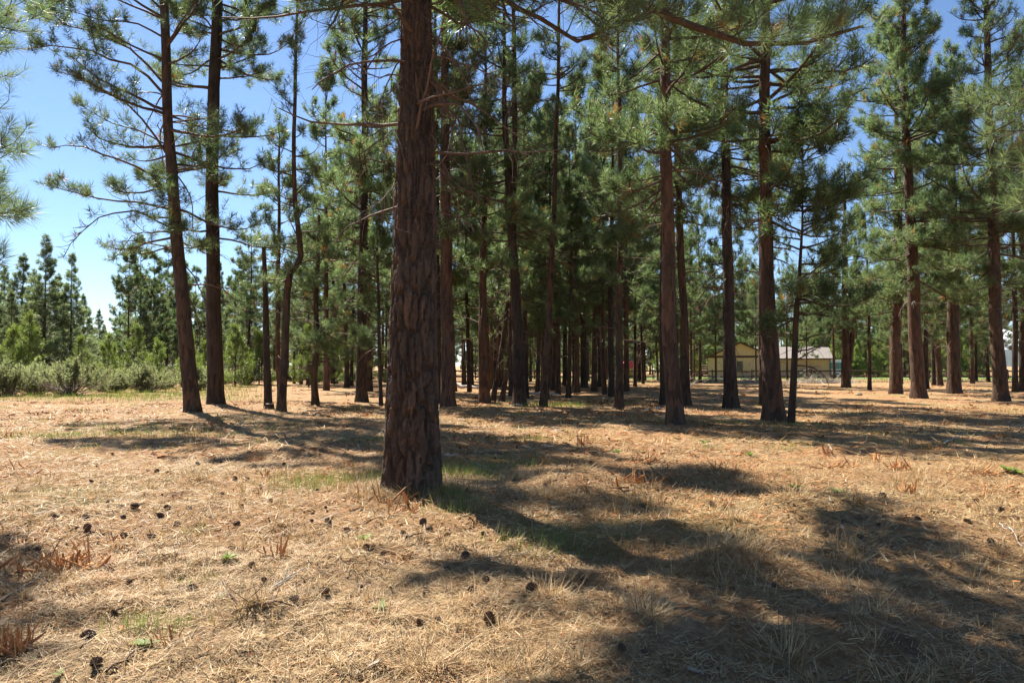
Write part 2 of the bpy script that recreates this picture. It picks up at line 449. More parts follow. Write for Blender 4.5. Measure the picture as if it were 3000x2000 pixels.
def tuft_templates(rng, n, k, length, width, back=0.10, amax=105, amin=12):
    T = np.empty((n, k, 3, 3))
    for q in range(n):
        u = rng.random(k)
        ang = np.radians(amin + (amax - amin) * u ** 0.8)
        phi = rng.random(k) * 2 * math.pi
        l = length * rng.normal(1, 0.12, k)
        d = np.stack([np.sin(ang) * np.cos(phi), np.sin(ang) * np.sin(phi), np.cos(ang)], 1)
        base = np.zeros((k, 3)); base[:, 2] = -back * u
        side = np.cross(d, rng.normal(size=(k, 3))); side /= np.linalg.norm(side, axis=1, keepdims=True)
        tip = base + d * l[:, None] + np.array([0, 0, 0.18 * length]) * (rng.random((k, 1)))
        b2 = base + d * (0.12 * l)[:, None]
        T[q, :, 0] = b2 - side * width / 2; T[q, :, 1] = b2 + side * width / 2; T[q, :, 2] = tip
    return T

def foliage(rng, O, D, S, tint, templ, mat, name):
    n = len(O); k = templ.shape[1]
    R = rot_frames(D, rng)
    q = rng.integers(0, len(templ), n)
    T = templ[q] * np.asarray(S)[:, None, None, None]
    V = np.einsum('nij,nkcj->nkci', R, T) + O[:, None, None, :]
    V = V.reshape(-1, 3)
    F = np.arange(len(V)).reshape(-1, 3)
    tt = np.repeat(np.asarray(tint), k) + rng.normal(0, 0.03, n * k) * (np.repeat(np.asarray(tint), k) > 0.06)
    return mesh_np(name, V, tris=F, mat=mat, tint=np.clip(tt, 0, 1))

def grow(rng, P0, az, el, L, m, tip=0.4, sag=0.0, wob=0.12):
    """polylines from start points: elevation goes from el by tip (radians) with sag in the middle"""
    n = len(P0); s = (np.arange(m - 1) + 0.5) / (m - 1)
    e = el[:, None] + np.asarray(tip).reshape(-1, 1) * (s ** 1.6)[None, :] - np.asarray(sag).reshape(-1, 1) * np.sin(math.pi * s)[None, :]
    e = e + rng.normal(0, wob * 0.6, (n, m - 1))
    a = az[:, None] + np.cumsum(rng.normal(0, wob, (n, m - 1)), axis=1)
    step = (L / (m - 1))[:, None]
    d = np.stack([np.cos(e) * np.sin(a), np.cos(e) * np.cos(a), np.sin(e)], -1) * step[..., None]
    P = np.concatenate([P0[:, None, :], P0[:, None, :] + np.cumsum(d, axis=1)], axis=1)
    return P

def along(P, s):
    """points and tangents at parameters s on polylines P [n,m,3]"""
    n, m, _ = P.shape
    f = np.clip(s, 0, 0.9999) * (m - 1); i = f.astype(int); t = (f - i)[:, None]
    r = np.arange(n)
    a = P[r, i]; b = P[r, i + 1]
    d = b - a
    return a * (1 - t) + b * t, d / (np.linalg.norm(d, axis=1, keepdims=True) + 1e-9)

TEMPL = {}
def templ(kind):
    if kind not in TEMPL:
        r = np.random.default_rng(77)
        TEMPL[kind] = {
            'near': lambda: tuft_templates(r, 8, 46, 0.19, 0.0062, back=0.14),
            'hero': lambda: tuft_templates(r, 8, 20, 0.235, 0.021, back=0.17),
            'mid': lambda: tuft_templates(r, 6, 16, 0.26, 0.03, back=0.14),
            'far': lambda: tuft_templates(r, 6, 13, 0.38, 0.06, back=0.24),
            'con': lambda: tuft_templates(r, 6, 13, 0.31, 0.04, back=0.22, amax=85),
            'young': lambda: tuft_templates(r, 6, 13, 0.17, 0.024, back=0.2, amax=95),
            'sage': lambda: tuft_templates(r, 6, 6, 0.085, 0.022, back=0.16, amax=80),
        }[kind]()
    return TEMPL[kind]

def pine_parts(seed, path, H, cb, R, nb, lod='hero', e_lo=-12, e_hi=48, td=5.0, sub=1.0, dead=14, dead_lo=2.0, dead_len=1.0, ndl='needles',
               prof='pine', asym=None, extra=None, cut=None, brown=0.02, scale=1.0, side_bias=None, upk=.45, ups=1.25, tip=38, dead_mat='dead', droop_dead=True, brad=1.0):
    """path: function z -> (x, y, radius) in local coordinates. returns list of (part name, mesh)"""
    rng = np.random.default_rng(seed)
    parts = []
    # live branches
    t = np.sort(rng.random(nb) ** 0.9)
    z = cb + (H - cb) * t * 0.985
    az = rng.random(nb) * 2 * math.pi
    if side_bias is not None:
        k = rng.random(nb) < side_bias[1]
        az = np.where(k, side_bias[0] + rng.normal(0, 0.8, nb), az)
    if prof == 'pine':
        pr = np.clip((1 - t), 0, 1) ** 0.62 * (0.6 + 0.4 * np.minimum(1, t / 0.2))
    elif prof == 'cone':
        pr = np.clip(1 - t, 0, 1) ** 1.0
    else:
        pr = (1 - t * 0.6)
    L = R * pr * rng.uniform(0.55, 1.12, nb) + 0.25
    if asym is not None: L = L * (1 + asym[1] * np.cos(az - asym[0]))
    el = np.radians(e_lo + (e_hi - e_lo) * t + rng.normal(0, 11, nb))
    base = np.array([path(v) for v in z])
    P0 = np.stack([base[:, 0], base[:, 1], z], 1)
    P = grow(rng, P0, az, el, L, 8, tip=np.radians(rng.normal(tip, 12, nb)), sag=np.radians(rng.uniform(0, 22, nb)), wob=0.10)
    br = np.clip(0.016 + 0.0135 * L, 0.012, 0.09) * brad
    live = np.ones(nb)
    if extra is not None:                      # explicit branches: list of (polyline, radius, live density)
        for (pl, r0, lv) in extra:
            pl = np.asarray(pl, float)
            seg = np.r_[0, np.cumsum(np.linalg.norm(np.diff(pl, axis=0), axis=1))]
            u = np.linspace(0, seg[-1], 8)
            q = np.stack([np.interp(u, seg, pl[:, c]) for c in range(3)], 1)
            q[1:] += rng.normal(0, 0.04, (7, 3))
            P = np.concatenate([P, q[None]], 0); L = np.r_[L, seg[-1]]; br = np.r_[br, r0]; live = np.r_[live, lv]
    nb2 = len(P)
    taper = np.linspace(1, 0.25, 8)
    V1, Q1 = tubes(P[:nb], br[:nb, None] * taper[None, :], 5 if lod in ('near', 'hero') else 3)
    for q in range(nb, nb2):
        vb, qb = tubes(P[q:q + 1], br[q:q + 1, None] * taper[None, :], 6)
        parts.append(('bough', mesh_np('bough', vb, quads=qb, mat=M['branch'], smooth_shade=True)))
    # twigs
    cnt = rng.poisson(np.maximum(L * td, 1.0))
    bi = np.repeat(np.arange(nb2), cnt)
    s = 0.22 + 0.78 * rng.random(len(bi)) ** 0.75
    A, T = along(P[bi], s)
    baz = np.arctan2(T[:, 0], T[:, 1]); bel = np.arcsin(np.clip(T[:, 2], -1, 1))
    sg = np.where(rng.random(len(bi)) < 0.5, -1, 1)
    az2 = baz + sg * np.radians(rng.uniform(25, 75, len(bi)))
    el2 = bel * 0.5 + np.radians(rng.uniform(-18, 38, len(bi)))
    L2 = (rng.uniform(0.35, 1.0, len(bi)) * (0.3 + 0.7 * (1 - s)) * np.clip(L[bi] * 0.42, 0.3, 1.35) + 0.12)
    P2 = grow(rng, A, az2, el2, L2, 4, tip=np.radians(rng.uniform(15, 70, len(bi))), wob=0.22)
    alive = rng.random(len(bi)) < live[bi]
    r2 = np.clip(0.004 + 0.008 * L2, 0.005, 0.016) * (1.0 if lod == 'near' else (1.35 if lod == 'hero' else 1.8))
    Vs = [V1]; Qs = [Q1]; off = len(V1)
    if lod != 'far':
        vis = np.ones(len(P2), bool) if cut is None else (P2[:, 0, 2] < cut)
        V2, Q2 = tubes(P2[vis], r2[vis, None] * np.linspace(1, 0.5, 4)[None, :], 3)
        Vs.append(V2); Qs.append(Q2 + off); off += len(V2)
    # sub twigs
    c3 = rng.poisson(np.clip(L2 / 0.30 * sub, 0, 4))
    ti = np.repeat(np.arange(len(bi)), c3)
    s3 = 0.3 + 0.7 * rng.random(len(ti))
    A3, T3 = along(P2[ti], s3)
    sg3 = np.where(rng.random(len(ti)) < 0.5, -1, 1)
    az3 = np.arctan2(T3[:, 0], T3[:, 1]) + sg3 * np.radians(rng.uniform(30, 85, len(ti)))
    el3 = np.arcsin(np.clip(T3[:, 2], -1, 1)) * 0.6 + np.radians(rng.uniform(-15, 45, len(ti)))
    L3 = rng.uniform(0.12, 0.38, len(ti))
    P3 = grow(rng, A3, az3, el3, L3, 3, tip=np.radians(rng.uniform(20, 70, len(ti))), wob=0.2)
    if lod in ('near', 'hero'):
        r3 = np.full(len(ti), 0.0055 if lod == 'near' else 0.0075)
        vis = rng.random(len(P3)) < (.8 if lod == 'near' else .5)
        if cut is not None: vis &= P3[:, 0, 2] < cut
        V3, Q3 = tubes(P3[vis], r3[vis, None] * np.linspace(1, 0.6, 3)[None, :], 3)
        Vs.append(V3); Qs.append(Q3 + off); off += len(V3)
    parts.append(('branches', mesh_np('branches', np.concatenate(Vs), quads=np.concatenate(Qs), mat=M['branch'], smooth_shade=True)))
    # tufts
    O = [P2[alive, -1], P3[alive[ti], -1]]
    D = [P2[alive, -1] - P2[alive, -2], P3[alive[ti], -1] - P3[alive[ti], -2]]
    lb = live > 0.4
    O.append(P[lb, -1]); D.append(P[lb, -1] - P[lb, -2])
    k = (rng.random(len(bi)) < 0.45) & alive
    a_, t_ = along(P2[k], np.full(k.sum(), 0.72)); O.append(a_); D.append(t_)
    O = np.concatenate(O); D = np.concatenate(D)
    D = D / (np.linalg.norm(D, axis=1, keepdims=True) + 1e-9) + np.array([0, 0, 0.25])
    S = rng.uniform(0.75, 1.2, len(O)) * scale
    if cut is not None:                        # far above the picture: fewer, larger tufts
        hi = O[:, 2] > cut
        th = rng.random(hi.sum()) < upk
        parts.append(('upper_crown', foliage(rng, O[hi][th], D[hi][th], S[hi][th] * ups, np.clip(rng.normal(.5, .2, th.sum()), .09, 1), templ('mid'), M[ndl], 'upper_crown')))
        O, D, S = O[~hi], D[~hi], S[~hi]
    tint = np.clip(rng.normal(0.5, 0.2, len(O)) + 0.2 * fbm(O[:, 0] * 0.8 + O[:, 1], O[:, 2] * 0.8, seed), 0.09, 1)
    tint = np.where(rng.random(len(O)) < brown, 0.02, tint)
    parts.append(('crown', foliage(rng, O, D, S, tint, templ({'needles': lod, 'hazy_needles': 'con'}.get(ndl, 'young')), M[ndl], 'crown')))
    # dead branches below the crown
    if dead:
        zd = rng.uniform(dead_lo, cb + 0.25 * (H - cb), dead)
        azd = rng.random(dead) * 2 * math.pi
        Ld = rng.uniform(0.35, 1.0, dead) * dead_len * 1.6
        bd = np.array([path(v) for v in zd])
        r_at = bd[:, 2] * 0.7
        P0 = np.stack([bd[:, 0] + np.sin(azd) * r_at, bd[:, 1] + np.cos(azd) * r_at, zd], 1)
        eld = np.radians(rng.normal(-8, 20, dead))
        Pd = grow(rng, P0, azd, eld, Ld, 8, tip=np.radians(rng.normal(-30 if droop_dead else 10, 30, dead)), wob=0.17)
        rd = np.clip(0.007 + 0.009 * Ld, 0.008, 0.03) * (1.0 if lod == 'near' else 1.3)
        Va, Qa = tubes(Pd, rd[:, None] * np.linspace(1, 0.3, 8)[None, :], 4)
        cd = rng.poisson(Ld * 5.0); di = np.repeat(np.arange(dead), cd)
        sd = 0.2 + 0.8 * rng.random(len(di))
        A, T = along(Pd[di], sd)
        azt = np.arctan2(T[:, 0], T[:, 1]) + rng.choice([-1, 1], len(di)) * np.radians(rng.uniform(25, 90, len(di)))
        elt = np.arcsin(np.clip(T[:, 2], -1, 1)) + np.radians(rng.uniform(-35, 25, len(di)))
        Lt = rng.uniform(0.2, 0.7, len(di)) * np.clip(Ld[di] * 0.7, 0.3, 1.2)
        Pt = grow(rng, A, azt, elt, Lt, 5, tip=np.radians(rng.normal(-20, 45, len(di))), wob=0.3)
        rt = np.full(len(di), 0.0042 if lod == 'near' else 0.0075)
        Vb, Qb = tubes(Pt, rt[:, None] * np.linspace(1, 0.5, 5)[None, :], 3)
        parts.append(('dead_branches', mesh_np('dead_branches', np.concatenate([Va, Vb]), quads=np.concatenate([Qa, Qb + len(Va)]), mat=M[dead_mat], smooth_shade=True)))
    return parts

def trunk_mesh(seed, path, H, sides=14, step=0.22, rough=0.05, mat='bark', flare=0.25, zb=-0.25):
    rng = np.random.default_rng(seed)
    n = max(12, int(H / step)); z = zb + (H - zb) * (np.arange(n + 1) / n) ** 1.05
    pr = np.array([path(max(v, 0.0)) for v in z])
    a = np.arange(sides) / sides * 2 * math.pi
    r = pr[:, 2] * (1 + flare * np.exp(-np.maximum(z, 0) / 0.35))
    A, Z = np.meshgrid(a, z)
    ca, sa = np.cos(A), np.sin(A)
    nz = fbm(ca * 2.2 + seed * 1.3, sa * 2.2 + Z * 0.9, seed, 3) * 0.6 + fbm(ca * 4 + Z * 0.6, sa * 4 + Z * 1.7 + seed, seed + 9, 2) * 0.6
    lobes = 0.12 * np.exp(-np.maximum(Z, 0) / 0.3) * np.cos(A * 4 + seed)
    rr = r[:, None] * (1 + rough * 1.6 * nz + lobes)
    V = np.stack([pr[:, 0][:, None] + rr * ca, pr[:, 1][:, None] + rr * sa, Z], -1).reshape(-1, 3)
    m = len(z)
    i = np.arange(m - 1)[:, None] * sides; k = np.arange(sides)[None, :]; k2 = (k + 1) % sides
    Q = np.stack([i + k, i + k2, i + sides + k2, i + sides + k], -1).reshape(-1, 4)
    return mesh_np('trunk', V, quads=Q, mat=M[mat], smooth_shade=True)

def make_path(pts, base, Y, H, ext=None):
    """pts: (x, y, width) pixels of the 2352 wide view along one trunk standing at depth Y"""
    W = []
    for (x, y, w) in pts:
        p = ad(x, y, Y)
        W.append((p[2] - base[2], p[0] - base[0], 0.0, w * (1.0 if Y < 12 else 0.91) * K * Y / FPX / 2))
    W.sort()
    W = np.array(W); W[0, 0] = min(W[0, 0], 0.0)
    if W[-1, 0] < H:
        zl = W[-1, 0]; d = H - zl
        sl = (W[-1, 1] - W[-2, 1]) / max(W[-1, 0] - W[-2, 0], 0.1) * 0.5 if ext is None else ext
        W = np.vstack([W, [zl + d * 0.5, W[-1, 1] + sl * d * 0.5, 0.0, W[-1, 3] * 0.55], [H, W[-1, 1] + sl * d, 0.0, 0.012]])
    ph = base[0] * 3.1
    def path(z):
        return (float(np.interp(z, W[:, 0], W[:, 1])) + 0.015 * math.sin(z * 1.3 + ph) * min(1, z),
                float(np.interp(z, W[:, 0], W[:, 2])) + 0.05 * math.sin(z * 0.5 + ph) * min(1, z * .3),
                float(np.interp(z, W[:, 0], W[:, 3])))
    return path

def pine(label, pts, H, cb, R, nb, seed, name='pine_tree', cat='pine tree', group=None, mat='bark', lod='hero', Y=None, trunk_kw=None, extra_px=None, extra_stems=None, **kw):
    b = gd(pts[0][0], pts[0][1])
    if Y is None: Y = b[1]
    p0 = ad(pts[0][0], pts[0][1], Y)
    base = np.array([p0[0], Y, float(gz(p0[0], Y))])
    path = make_path(pts, base, Y, H)
    root = empty(name, base, label, cat, group)
    obj('trunk', trunk_mesh(seed, path, H, mat=mat, **(trunk_kw or {})), root)
    ex = None
    if extra_px:
        ex = []
        for (poly, dy, r0, lv) in extra_px:
            q = np.array([ad(x, y, Y + dy * i / (len(poly) - 1)) - base for i, (x, y) in enumerate(poly)])
            ex.append((q, r0, lv))
    ztop = 1.6 + 0.52 * Y + 0.6
    for nm, me in pine_parts(seed + 500, path, H, cb, R, nb, lod=lod, extra=ex, cut=ztop if H > ztop + 1 else None, **kw):
        obj(nm, me, root)
    if extra_stems:
        for st in extra_stems:
            pp = make_path(st['pts'], base, Y, st['H'])
            z0 = ad(st['pts'][0][0], st['pts'][0][1], Y)[2] - base[2]
            me = trunk_mesh(seed + 3, pp, st['H'], mat=mat, flare=0.0, zb=z0)
            obj('side_stem', me, root)
    return root, base, path
# ---- trees, scenery and details follow ----
# ------------------------------------------------------------------ the big tree in front
def worley2(u, v, seed, period=None):
    iu = np.floor(u); iv = np.floor(v)
    f1 = np.full(u.shape, 9.0); f2 = np.full(u.shape, 9.0); idv = np.zeros(u.shape)
    for du in (-1, 0, 1):
        for dv in (-1, 0, 1):
            cu = iu + du; cv = iv + dv
            cw = np.mod(cu, period) if period else cu
            hx = _hash(cw, cv, seed); hy = _hash(cw, cv, seed + 7); hv = _hash(cw, cv, seed + 13)
            d = np.hypot(cu + 0.1 + 0.8 * hx - u, cv + 0.1 + 0.8 * hy - v)
            new1 = d < f1
            f2 = np.where(new1, f1, np.minimum(f2, d)); idv = np.where(new1, hv, idv); f1 = np.where(new1, d, f1)
    return f1, f2, idv

def main_trunk(path, H):
    sides = 116
    zl = np.r_[np.arange(-0.3, 7.0, 0.016), np.arange(7.0, H, 0.25)]
    pr = np.array([path(max(v, 0.0)) for v in zl])
    a = np.arange(sides) / sides * 2 * math.pi
    A, Z = np.meshgrid(a, zl)
    per = 20
    ca, sa = np.cos(A), np.sin(A)
    wu = 0.75 * fbm(ca * 3, sa * 3 + Z * 2.6, 3, 4)
    wv = 0.5 * fbm(ca * 4 + 5, sa * 4 + Z * 1.4, 8, 3)
    u = A / (2 * math.pi) * per + wu; v = Z * 2.1 + wv * 1.3
    f1, f2, idv = worley2(u, v, 11, per)
    plate = smooth(0.03, 0.26, f2 - f1)
    per2 = 46
    u2 = A / (2 * math.pi) * per2 + wu * 1.5; v2 = Z * 7 + wv * 2
    g1, g2, id2 = worley2(u2, v2, 29, per2)
    plate2 = smooth(0.0, 0.3, g2 - g1)
    low = 1 - 0.55 * smooth(2.0, 6.0, Z)
    rough = fbm(ca * 14 + Z, sa * 14 + Z * 9, 31, 3)
    disp = low * (0.058 * plate + 0.026 * (idv - 0.5) * plate) + 0.007 * plate2 + 0.006 * (id2 - .5) + 0.008 * rough - .012
    fl = 0.09 * np.exp(-np.maximum(Z, 0) / 0.45) + 0.13 * np.exp(-np.maximum(Z, 0) / 0.11) * (0.7 + 0.9 * fbm(ca * 2.3 + 4, sa * 2.3, 77, 3))
    lob = 0.09 * np.exp(-np.maximum(Z, 0) / 0.35) * (np.cos(A * 5 + 1.1) * .6 + np.cos(A * 3 + 2.2) * .5) + 0.012 * np.cos(A * 3 + Z * 0.5)
    rr = pr[:, 2][:, None] * (1 + fl + lob * 1.0) - 0.03 + disp + 0.012
    V = np.stack([pr[:, 0][:, None] + rr * ca, pr[:, 1][:, None] + rr * sa, Z], -1).reshape(-1, 3)
    m = len(zl); i = np.arange(m - 1)[:, None] * sides; k = np.arange(sides)[None, :]; k2 = (k + 1) % sides
    Q = np.stack([i + k, i + k2, i + sides + k2, i + sides + k], -1).reshape(-1, 4)
    return mesh_np('trunk', V, quads=Q, mat=M['bark_main'], smooth_shade=True, tint=(0.75 * idv + 0.25 * id2)[:-1].ravel())

def z2(pts, x0, y0, f):          # zoomed-picture pixels -> 2352 wide view
    return [((x / f + x0) / K, (y / f + y0) / K) for (x, y) in pts]

YM = T1[1]
base1 = np.array([T1[0], YM, float(gz(T1[0], YM)) - 0.03])
path1 = make_path([(948, 1122, 120), (946, 1000, 112), (950, 850, 100), (952, 700, 93), (953, 400, 82), (957, 200, 75), (960, 0, 69)], base1, YM, 21.0)
main = empty('pine_tree', base1, 'large pine with deeply furrowed bark, the nearest trunk, left of centre', 'pine tree')
obj('trunk', main_trunk(path1, 21.0), main)
zz = lambda pts: z2(pts, 1000, 0, 2.351)
ex1 = []
def px_branch(pts, dy, r0, lv, Y=YM, base=base1):
    q = np.array([ad(x, y, Y + dy * i / (len(pts) - 1)) - base for i, (x, y) in enumerate(pts)]); return (q, r0, lv)
for pts, dy, r0, lv in [
    ([(560, -260), (1060, -10), (1180, 60), (1400, 150), (1600, 240), (1900, 215), (2150, 120)], -0.9, 0.05, 0.4),
    ([(560, -420), (1300, -150), (1700, 20), (2000, 40), (2300, -40)], 0.4, 0.045, 0.6),
    ([(560, -330), (900, -120), (1250, -30), (1600, 60), (1850, 160)], -1.6, 0.035, 0.45),
    ([(560, -500), (800, -260), (1050, -80), (1150, 60), (1220, 190)], -1.8, 0.035, 0.6),
    ([(560, -300), (300, -80), (60, 60), (-120, 190)], -1.0, 0.035, 0.85),
    ([(560, -420), (250, -200), (-50, -60), (-300, 20)], 0.8, 0.035, 0.9),
    ([(600, 40), (760, 130), (900, 200), (960, 330)], 1.2, 0.022, 0.5),
]:
    ex1.append(px_branch(zz(pts), dy, r0, lv))
for nm, me in pine_parts(41, path1, 21.0, 6.6, 5.0, 132, asym=(1.0, .3), side_bias=(1.2, .25), prof='full', lod='near', extra=ex1, td=6.20, sub=1.3, upk=.78, ups=1.5, dead=52, dead_lo=3.2, dead_len=1.4, cut=7.5, e_lo=-14, scale=1.1, brown=0.03):
    obj(nm, me, main)
# long bare boughs hanging from it
lb = []
for pts, dy, r0 in [
    ([(560, 140), (640, 240), (830, 500), (960, 870)], -0.5, 0.026), ([(560, 370), (640, 390), (1000, 480), (1200, 660), (1170, 800)], -0.8, 0.02),
    ([(560, 540), (640, 590), (820, 850), (880, 1150)], -0.6, 0.03), ([(560, 880), (625, 940), (720, 1150), (740, 1300)], -0.5, 0.022),
    ([(560, 1100), (620, 1130), (760, 1230), (980, 1370)], -0.7, 0.018), ([(560, -80), (760, -20), (860, 130), (1000, 300), (1070, 480)], -0.8, 0.034),
    ([(500, 230), (400, 260), (200, 380), (0, 520)], -0.4, 0.022), ([(500, 380), (400, 440), (290, 640), (240, 750), (230, 900)], -0.6, 0.018),
    ([(480, 560), (380, 600), (260, 740), (120, 820)], -0.7, 0.016), ([(480, 1170), (370, 1140), (240, 1095), (130, 1080), (20, 1130)], -0.3, 0.018),
    ([(480, 880), (370, 910), (140, 1030), (0, 1200)], -0.5, 0.016), ([(480, 1240), (380, 1260), (200, 1420), (140, 1560)], -0.6, 0.013),
    ([(480, 60), (300, 200), (100, 120), (-60, 90)], -0.5, 0.02), ([(480, 490), (250, 540), (80, 470), (-80, 400)], 0.5, 0.018),
    ([(560, 1420), (650, 1450), (800, 1500), (920, 1600)], -0.5, 0.015)]:
    lb.append(px_branch(zz(pts), dy, r0, 0)[0:2])
rl = np.random.default_rng(9)
for q, r0 in lb:
    seg = np.r_[0, np.cumsum(np.linalg.norm(np.diff(q, axis=0), axis=1))]; u = np.linspace(0, seg[-1], 10)
    qq = np.stack([np.interp(u, seg, q[:, c]) for c in range(3)], 1); qq[1:] += rl.normal(0, 0.025, (9, 3))
    Va, Qa = tubes(qq[None], (r0 * .6 * np.linspace(1, .3, 10))[None], 6)
    n = int(seg[-1] * 9) + 3
    A, T = along(np.repeat(qq[None], n, 0), 0.15 + 0.85 * rl.random(n))
    azt = np.arctan2(T[:, 0], T[:, 1]) + rl.choice([-1, 1], n) * np.radians(rl.uniform(20, 80, n))
    elt = np.arcsin(np.clip(T[:, 2], -1, 1)) + np.radians(rl.uniform(-40, 25, n))
    Pt = grow(rl, A, azt, elt, rl.uniform(0.25, 1.0, n), 7, tip=np.radians(rl.normal(-25, 40, n)), wob=0.2)
    Vb, Qb = tubes(Pt, np.full((n, 1), 0.004) * np.linspace(1, 0.4, 7)[None], 3)
    bo = obj('bare_bough', mesh_np('bare_bough', Va, quads=Qa, mat=M['dead'], smooth_shade=True), main)
    obj('twigs', mesh_np('twigs', Vb, quads=Qb, mat=M['dead'], smooth_shade=True), bo)

# ------------------------------------------------------------------ trees that stand singly in the picture
za = lambda pts: z2(pts, 0, 0, 2.351)
left_boughs = [
    (za([(1120, 640), (1000, 500), (700, 370), (450, 310), (200, 330)]), -0.6, 0.055, 0.97),
    (za([(1115, 560), (900, 330), (650, 230), (400, 150), (180, 110)]), 0.9, 0.05, 0.97),
    (za([(1140, 1050), (1000, 850), (850, 680), (600, 560), (380, 480)]), -1.0, 0.045, 0.25),
    (za([(1160, 1230), (1000, 1180), (750, 1070), (500, 1000), (330, 1020)]), -0.4, 0.05, 0.7),
    (za([(1150, 1000), (900, 880), (700, 820), (520, 700)]), 1.0, 0.035, 0.5),
    (za([(1170, 1440), (900, 1390), (600, 1360), (330, 1270)]), 0.3, 0.048, 0.75),
    (za([(1170, 1500), (900, 1460), (720, 1490), (590, 1568), (500, 1660), (430, 1780)]), -0.7, 0.04, 0.12),
    (za([(1110, 130), (950, 50), (800, 0), (560, -60), (350, 60)]), 0.4, 0.045, 0.97),
    (za([(1110, 250), (900, 150), (700, 140), (480, 60)]), -1.2, 0.04, 0.97),
    (za([(1110, 60), (900, -80), (600, -60), (250, 60)]), -0.3, 0.045, 0.97),
    (za([(1180, 1600), (1000, 1590), (880, 1650), (780, 1800)]), 0.5, 0.03, 0.5),
]
pine('tall leaning pine with long boughs reaching left, leftmost of the near pair', [(443, 945, 39), (430, 800, 37), (412, 600, 31), (396, 420, 27), (385, 300, 25), (377, 0, 21)], 30, 5.8, 3.6, 86, 101, upk=.85, ups=1.4,
     extra_px=left_boughs, dead=16, dead_lo=4.0, dead_len=1.5, td=5.25, mat='bark', side_bias=(1.6, 0.35))
pine('tall straight dark pine just right of the leaning pine', [(496, 930, 42), (492, 800, 38), (488, 600, 33), (489, 300, 30), (498, 0, 26)], 31, 6.0, 3.8, 116, 102, upk=.85, ups=1.4, dead=14, dead_lo=4, mat='bark_dark', td=6.20)
# broken snag
b = gd(616, 936)
pth = make_path([(616, 936, 20), (613, 800, 17), (607, 552, 9)], np.array([b[0], b[1], 0]), b[1], 6.3)
sn = empty('dead_tree', (b[0], b[1], float(gz(b[0], b[1]))), 'thin dead trunk with a snapped top beside the crooked pine', 'dead tree')
obj('trunk', trunk_mesh(103, lambda z: pth(z)[:2] + (max(pth(z)[2], 0.05),), 6.25, mat='bark_dark'), sn)
rs = np.random.default_rng(4)
zd = rs.uniform(2.5, 6.0, 9); azd = rs.random(9) * 6.28
Pd = grow(rs, np.stack([[pth(v)[0] for v in zd], np.zeros(9), zd], 1), azd, np.radians(rs.normal(5, 15, 9)), rs.uniform(.5, 1.6, 9), 7, tip=np.radians(rs.normal(-20, 25, 9)), wob=.2)
Va, Qa = tubes(Pd, np.full((9, 1), 0.018) * np.linspace(1, .3, 7)[None], 4)
obj('dead_branches', mesh_np('dead_branches', Va, quads=Qa, mat=M['dead'], smooth_shade=True), sn)

pine('slim pine with a sharp S-shaped crook in its trunk', [(646, 942, 23), (652, 840, 20), (655, 760, 19), (660, 665, 18), (666, 628, 18), (684, 605, 16), (690, 585, 15), (687, 555, 14), (677, 470, 12), (676, 300, 10), (681, 100, 7), (684, 0, 6)], 16.5, 4.6, 1.45, 44, 104,
     e_lo=5, e_hi=62, tip=50, td=3.96, dead=10, dead_lo=2.5)
pine('thin pole-like pine directly behind the crooked pine', [(643, 905, 12), (638, 780, 12), (640, 600, 10), (640, 400, 6), (642, 300, 4)], 14.0, 4.0, 1.6, 44, 105, lod='mid', Y=36, td=4.21, e_lo=0, tip=45)
pine('short wavy-trunked pine standing alone right of the crooked pine', [(725, 930, 18), (720, 870, 16), (729, 770, 14), (725, 703, 12), (732, 537, 8), (735, 470, 4)], 7.9, 1.9, 1.7, 40, 106, td=4.64, e_lo=-8, dead=12, dead_lo=1.2)
pine('straight dark pine between the wavy-trunked pine and the big trunk', [(831, 923, 29), (831, 700, 24), (836, 500, 21), (838, 320, 18), (838, 100, 14)], 24, 5.5, 3.4, 104, 107, mat='bark_dark', dead=16, dead_lo=3, td=6.20)
pine('thin young pine with low branches left of the big trunk', [(875, 932, 10), (872, 800, 9), (868, 640, 7), (866, 500, 3)], 7.6, 1.3, 1.25, 40, 108, td=6.20, e_lo=0, dead=6, dead_lo=.8)
pine('dark pine half hidden behind the right edge of the big trunk', [(1003, 925, 29), (1000, 700, 25), (1000, 450, 19)], 20, 6.5, 2.6, 64, 109, lod='mid', mat='bark_dark', td=4.90)
pine('stout reddish-grey pine close behind the big trunk on its right', [(1030, 934, 37), (1027, 700, 31), (1023, 400, 26), (1022, 250, 22)], 22, 6.5, 3.0, 84, 110, lod='mid', td=5.07, mat='bark_red', dead=14)
pine('grove pine with an orange scar at its foot', [(1113, 925, 28), (1108, 780, 22), (1109, 650, 19), (1112, 500, 15)], 19, 5.0, 2.5, 70, 111, mat='bark_red', td=4.90)
pine('thin pine leaning right with a pale edge, in the grove', [(1132, 920, 13), (1150, 820, 13), (1163, 720, 11), (1176, 600, 9), (1186, 500, 7)], 12, 4.6, 1.5, 28, 112, lod='mid', td=4.39)
pine('short leaning pine at the foot of the forked pine', [(1152, 921, 13), (1166, 850, 12), (1172, 760, 10), (1176, 640, 7)], 10, 4.2, 1.3, 26, 113, lod='mid', td=4.39)
pine('dark pine that forks into two stems high up, centre of the grove', [(1193, 933, 31), (1189, 750, 27), (1177, 560, 22), (1168, 420, 19), (1160, 300, 14), (1158, 150, 10)], 20, 6.0, 2.7, 80, 114, mat='bark_dark', td=5.07,
     extra_stems=[dict(pts=[(1176, 540, 18), (1180, 420, 16), (1183, 250, 13), (1178, 0, 9)], H=18.5)])
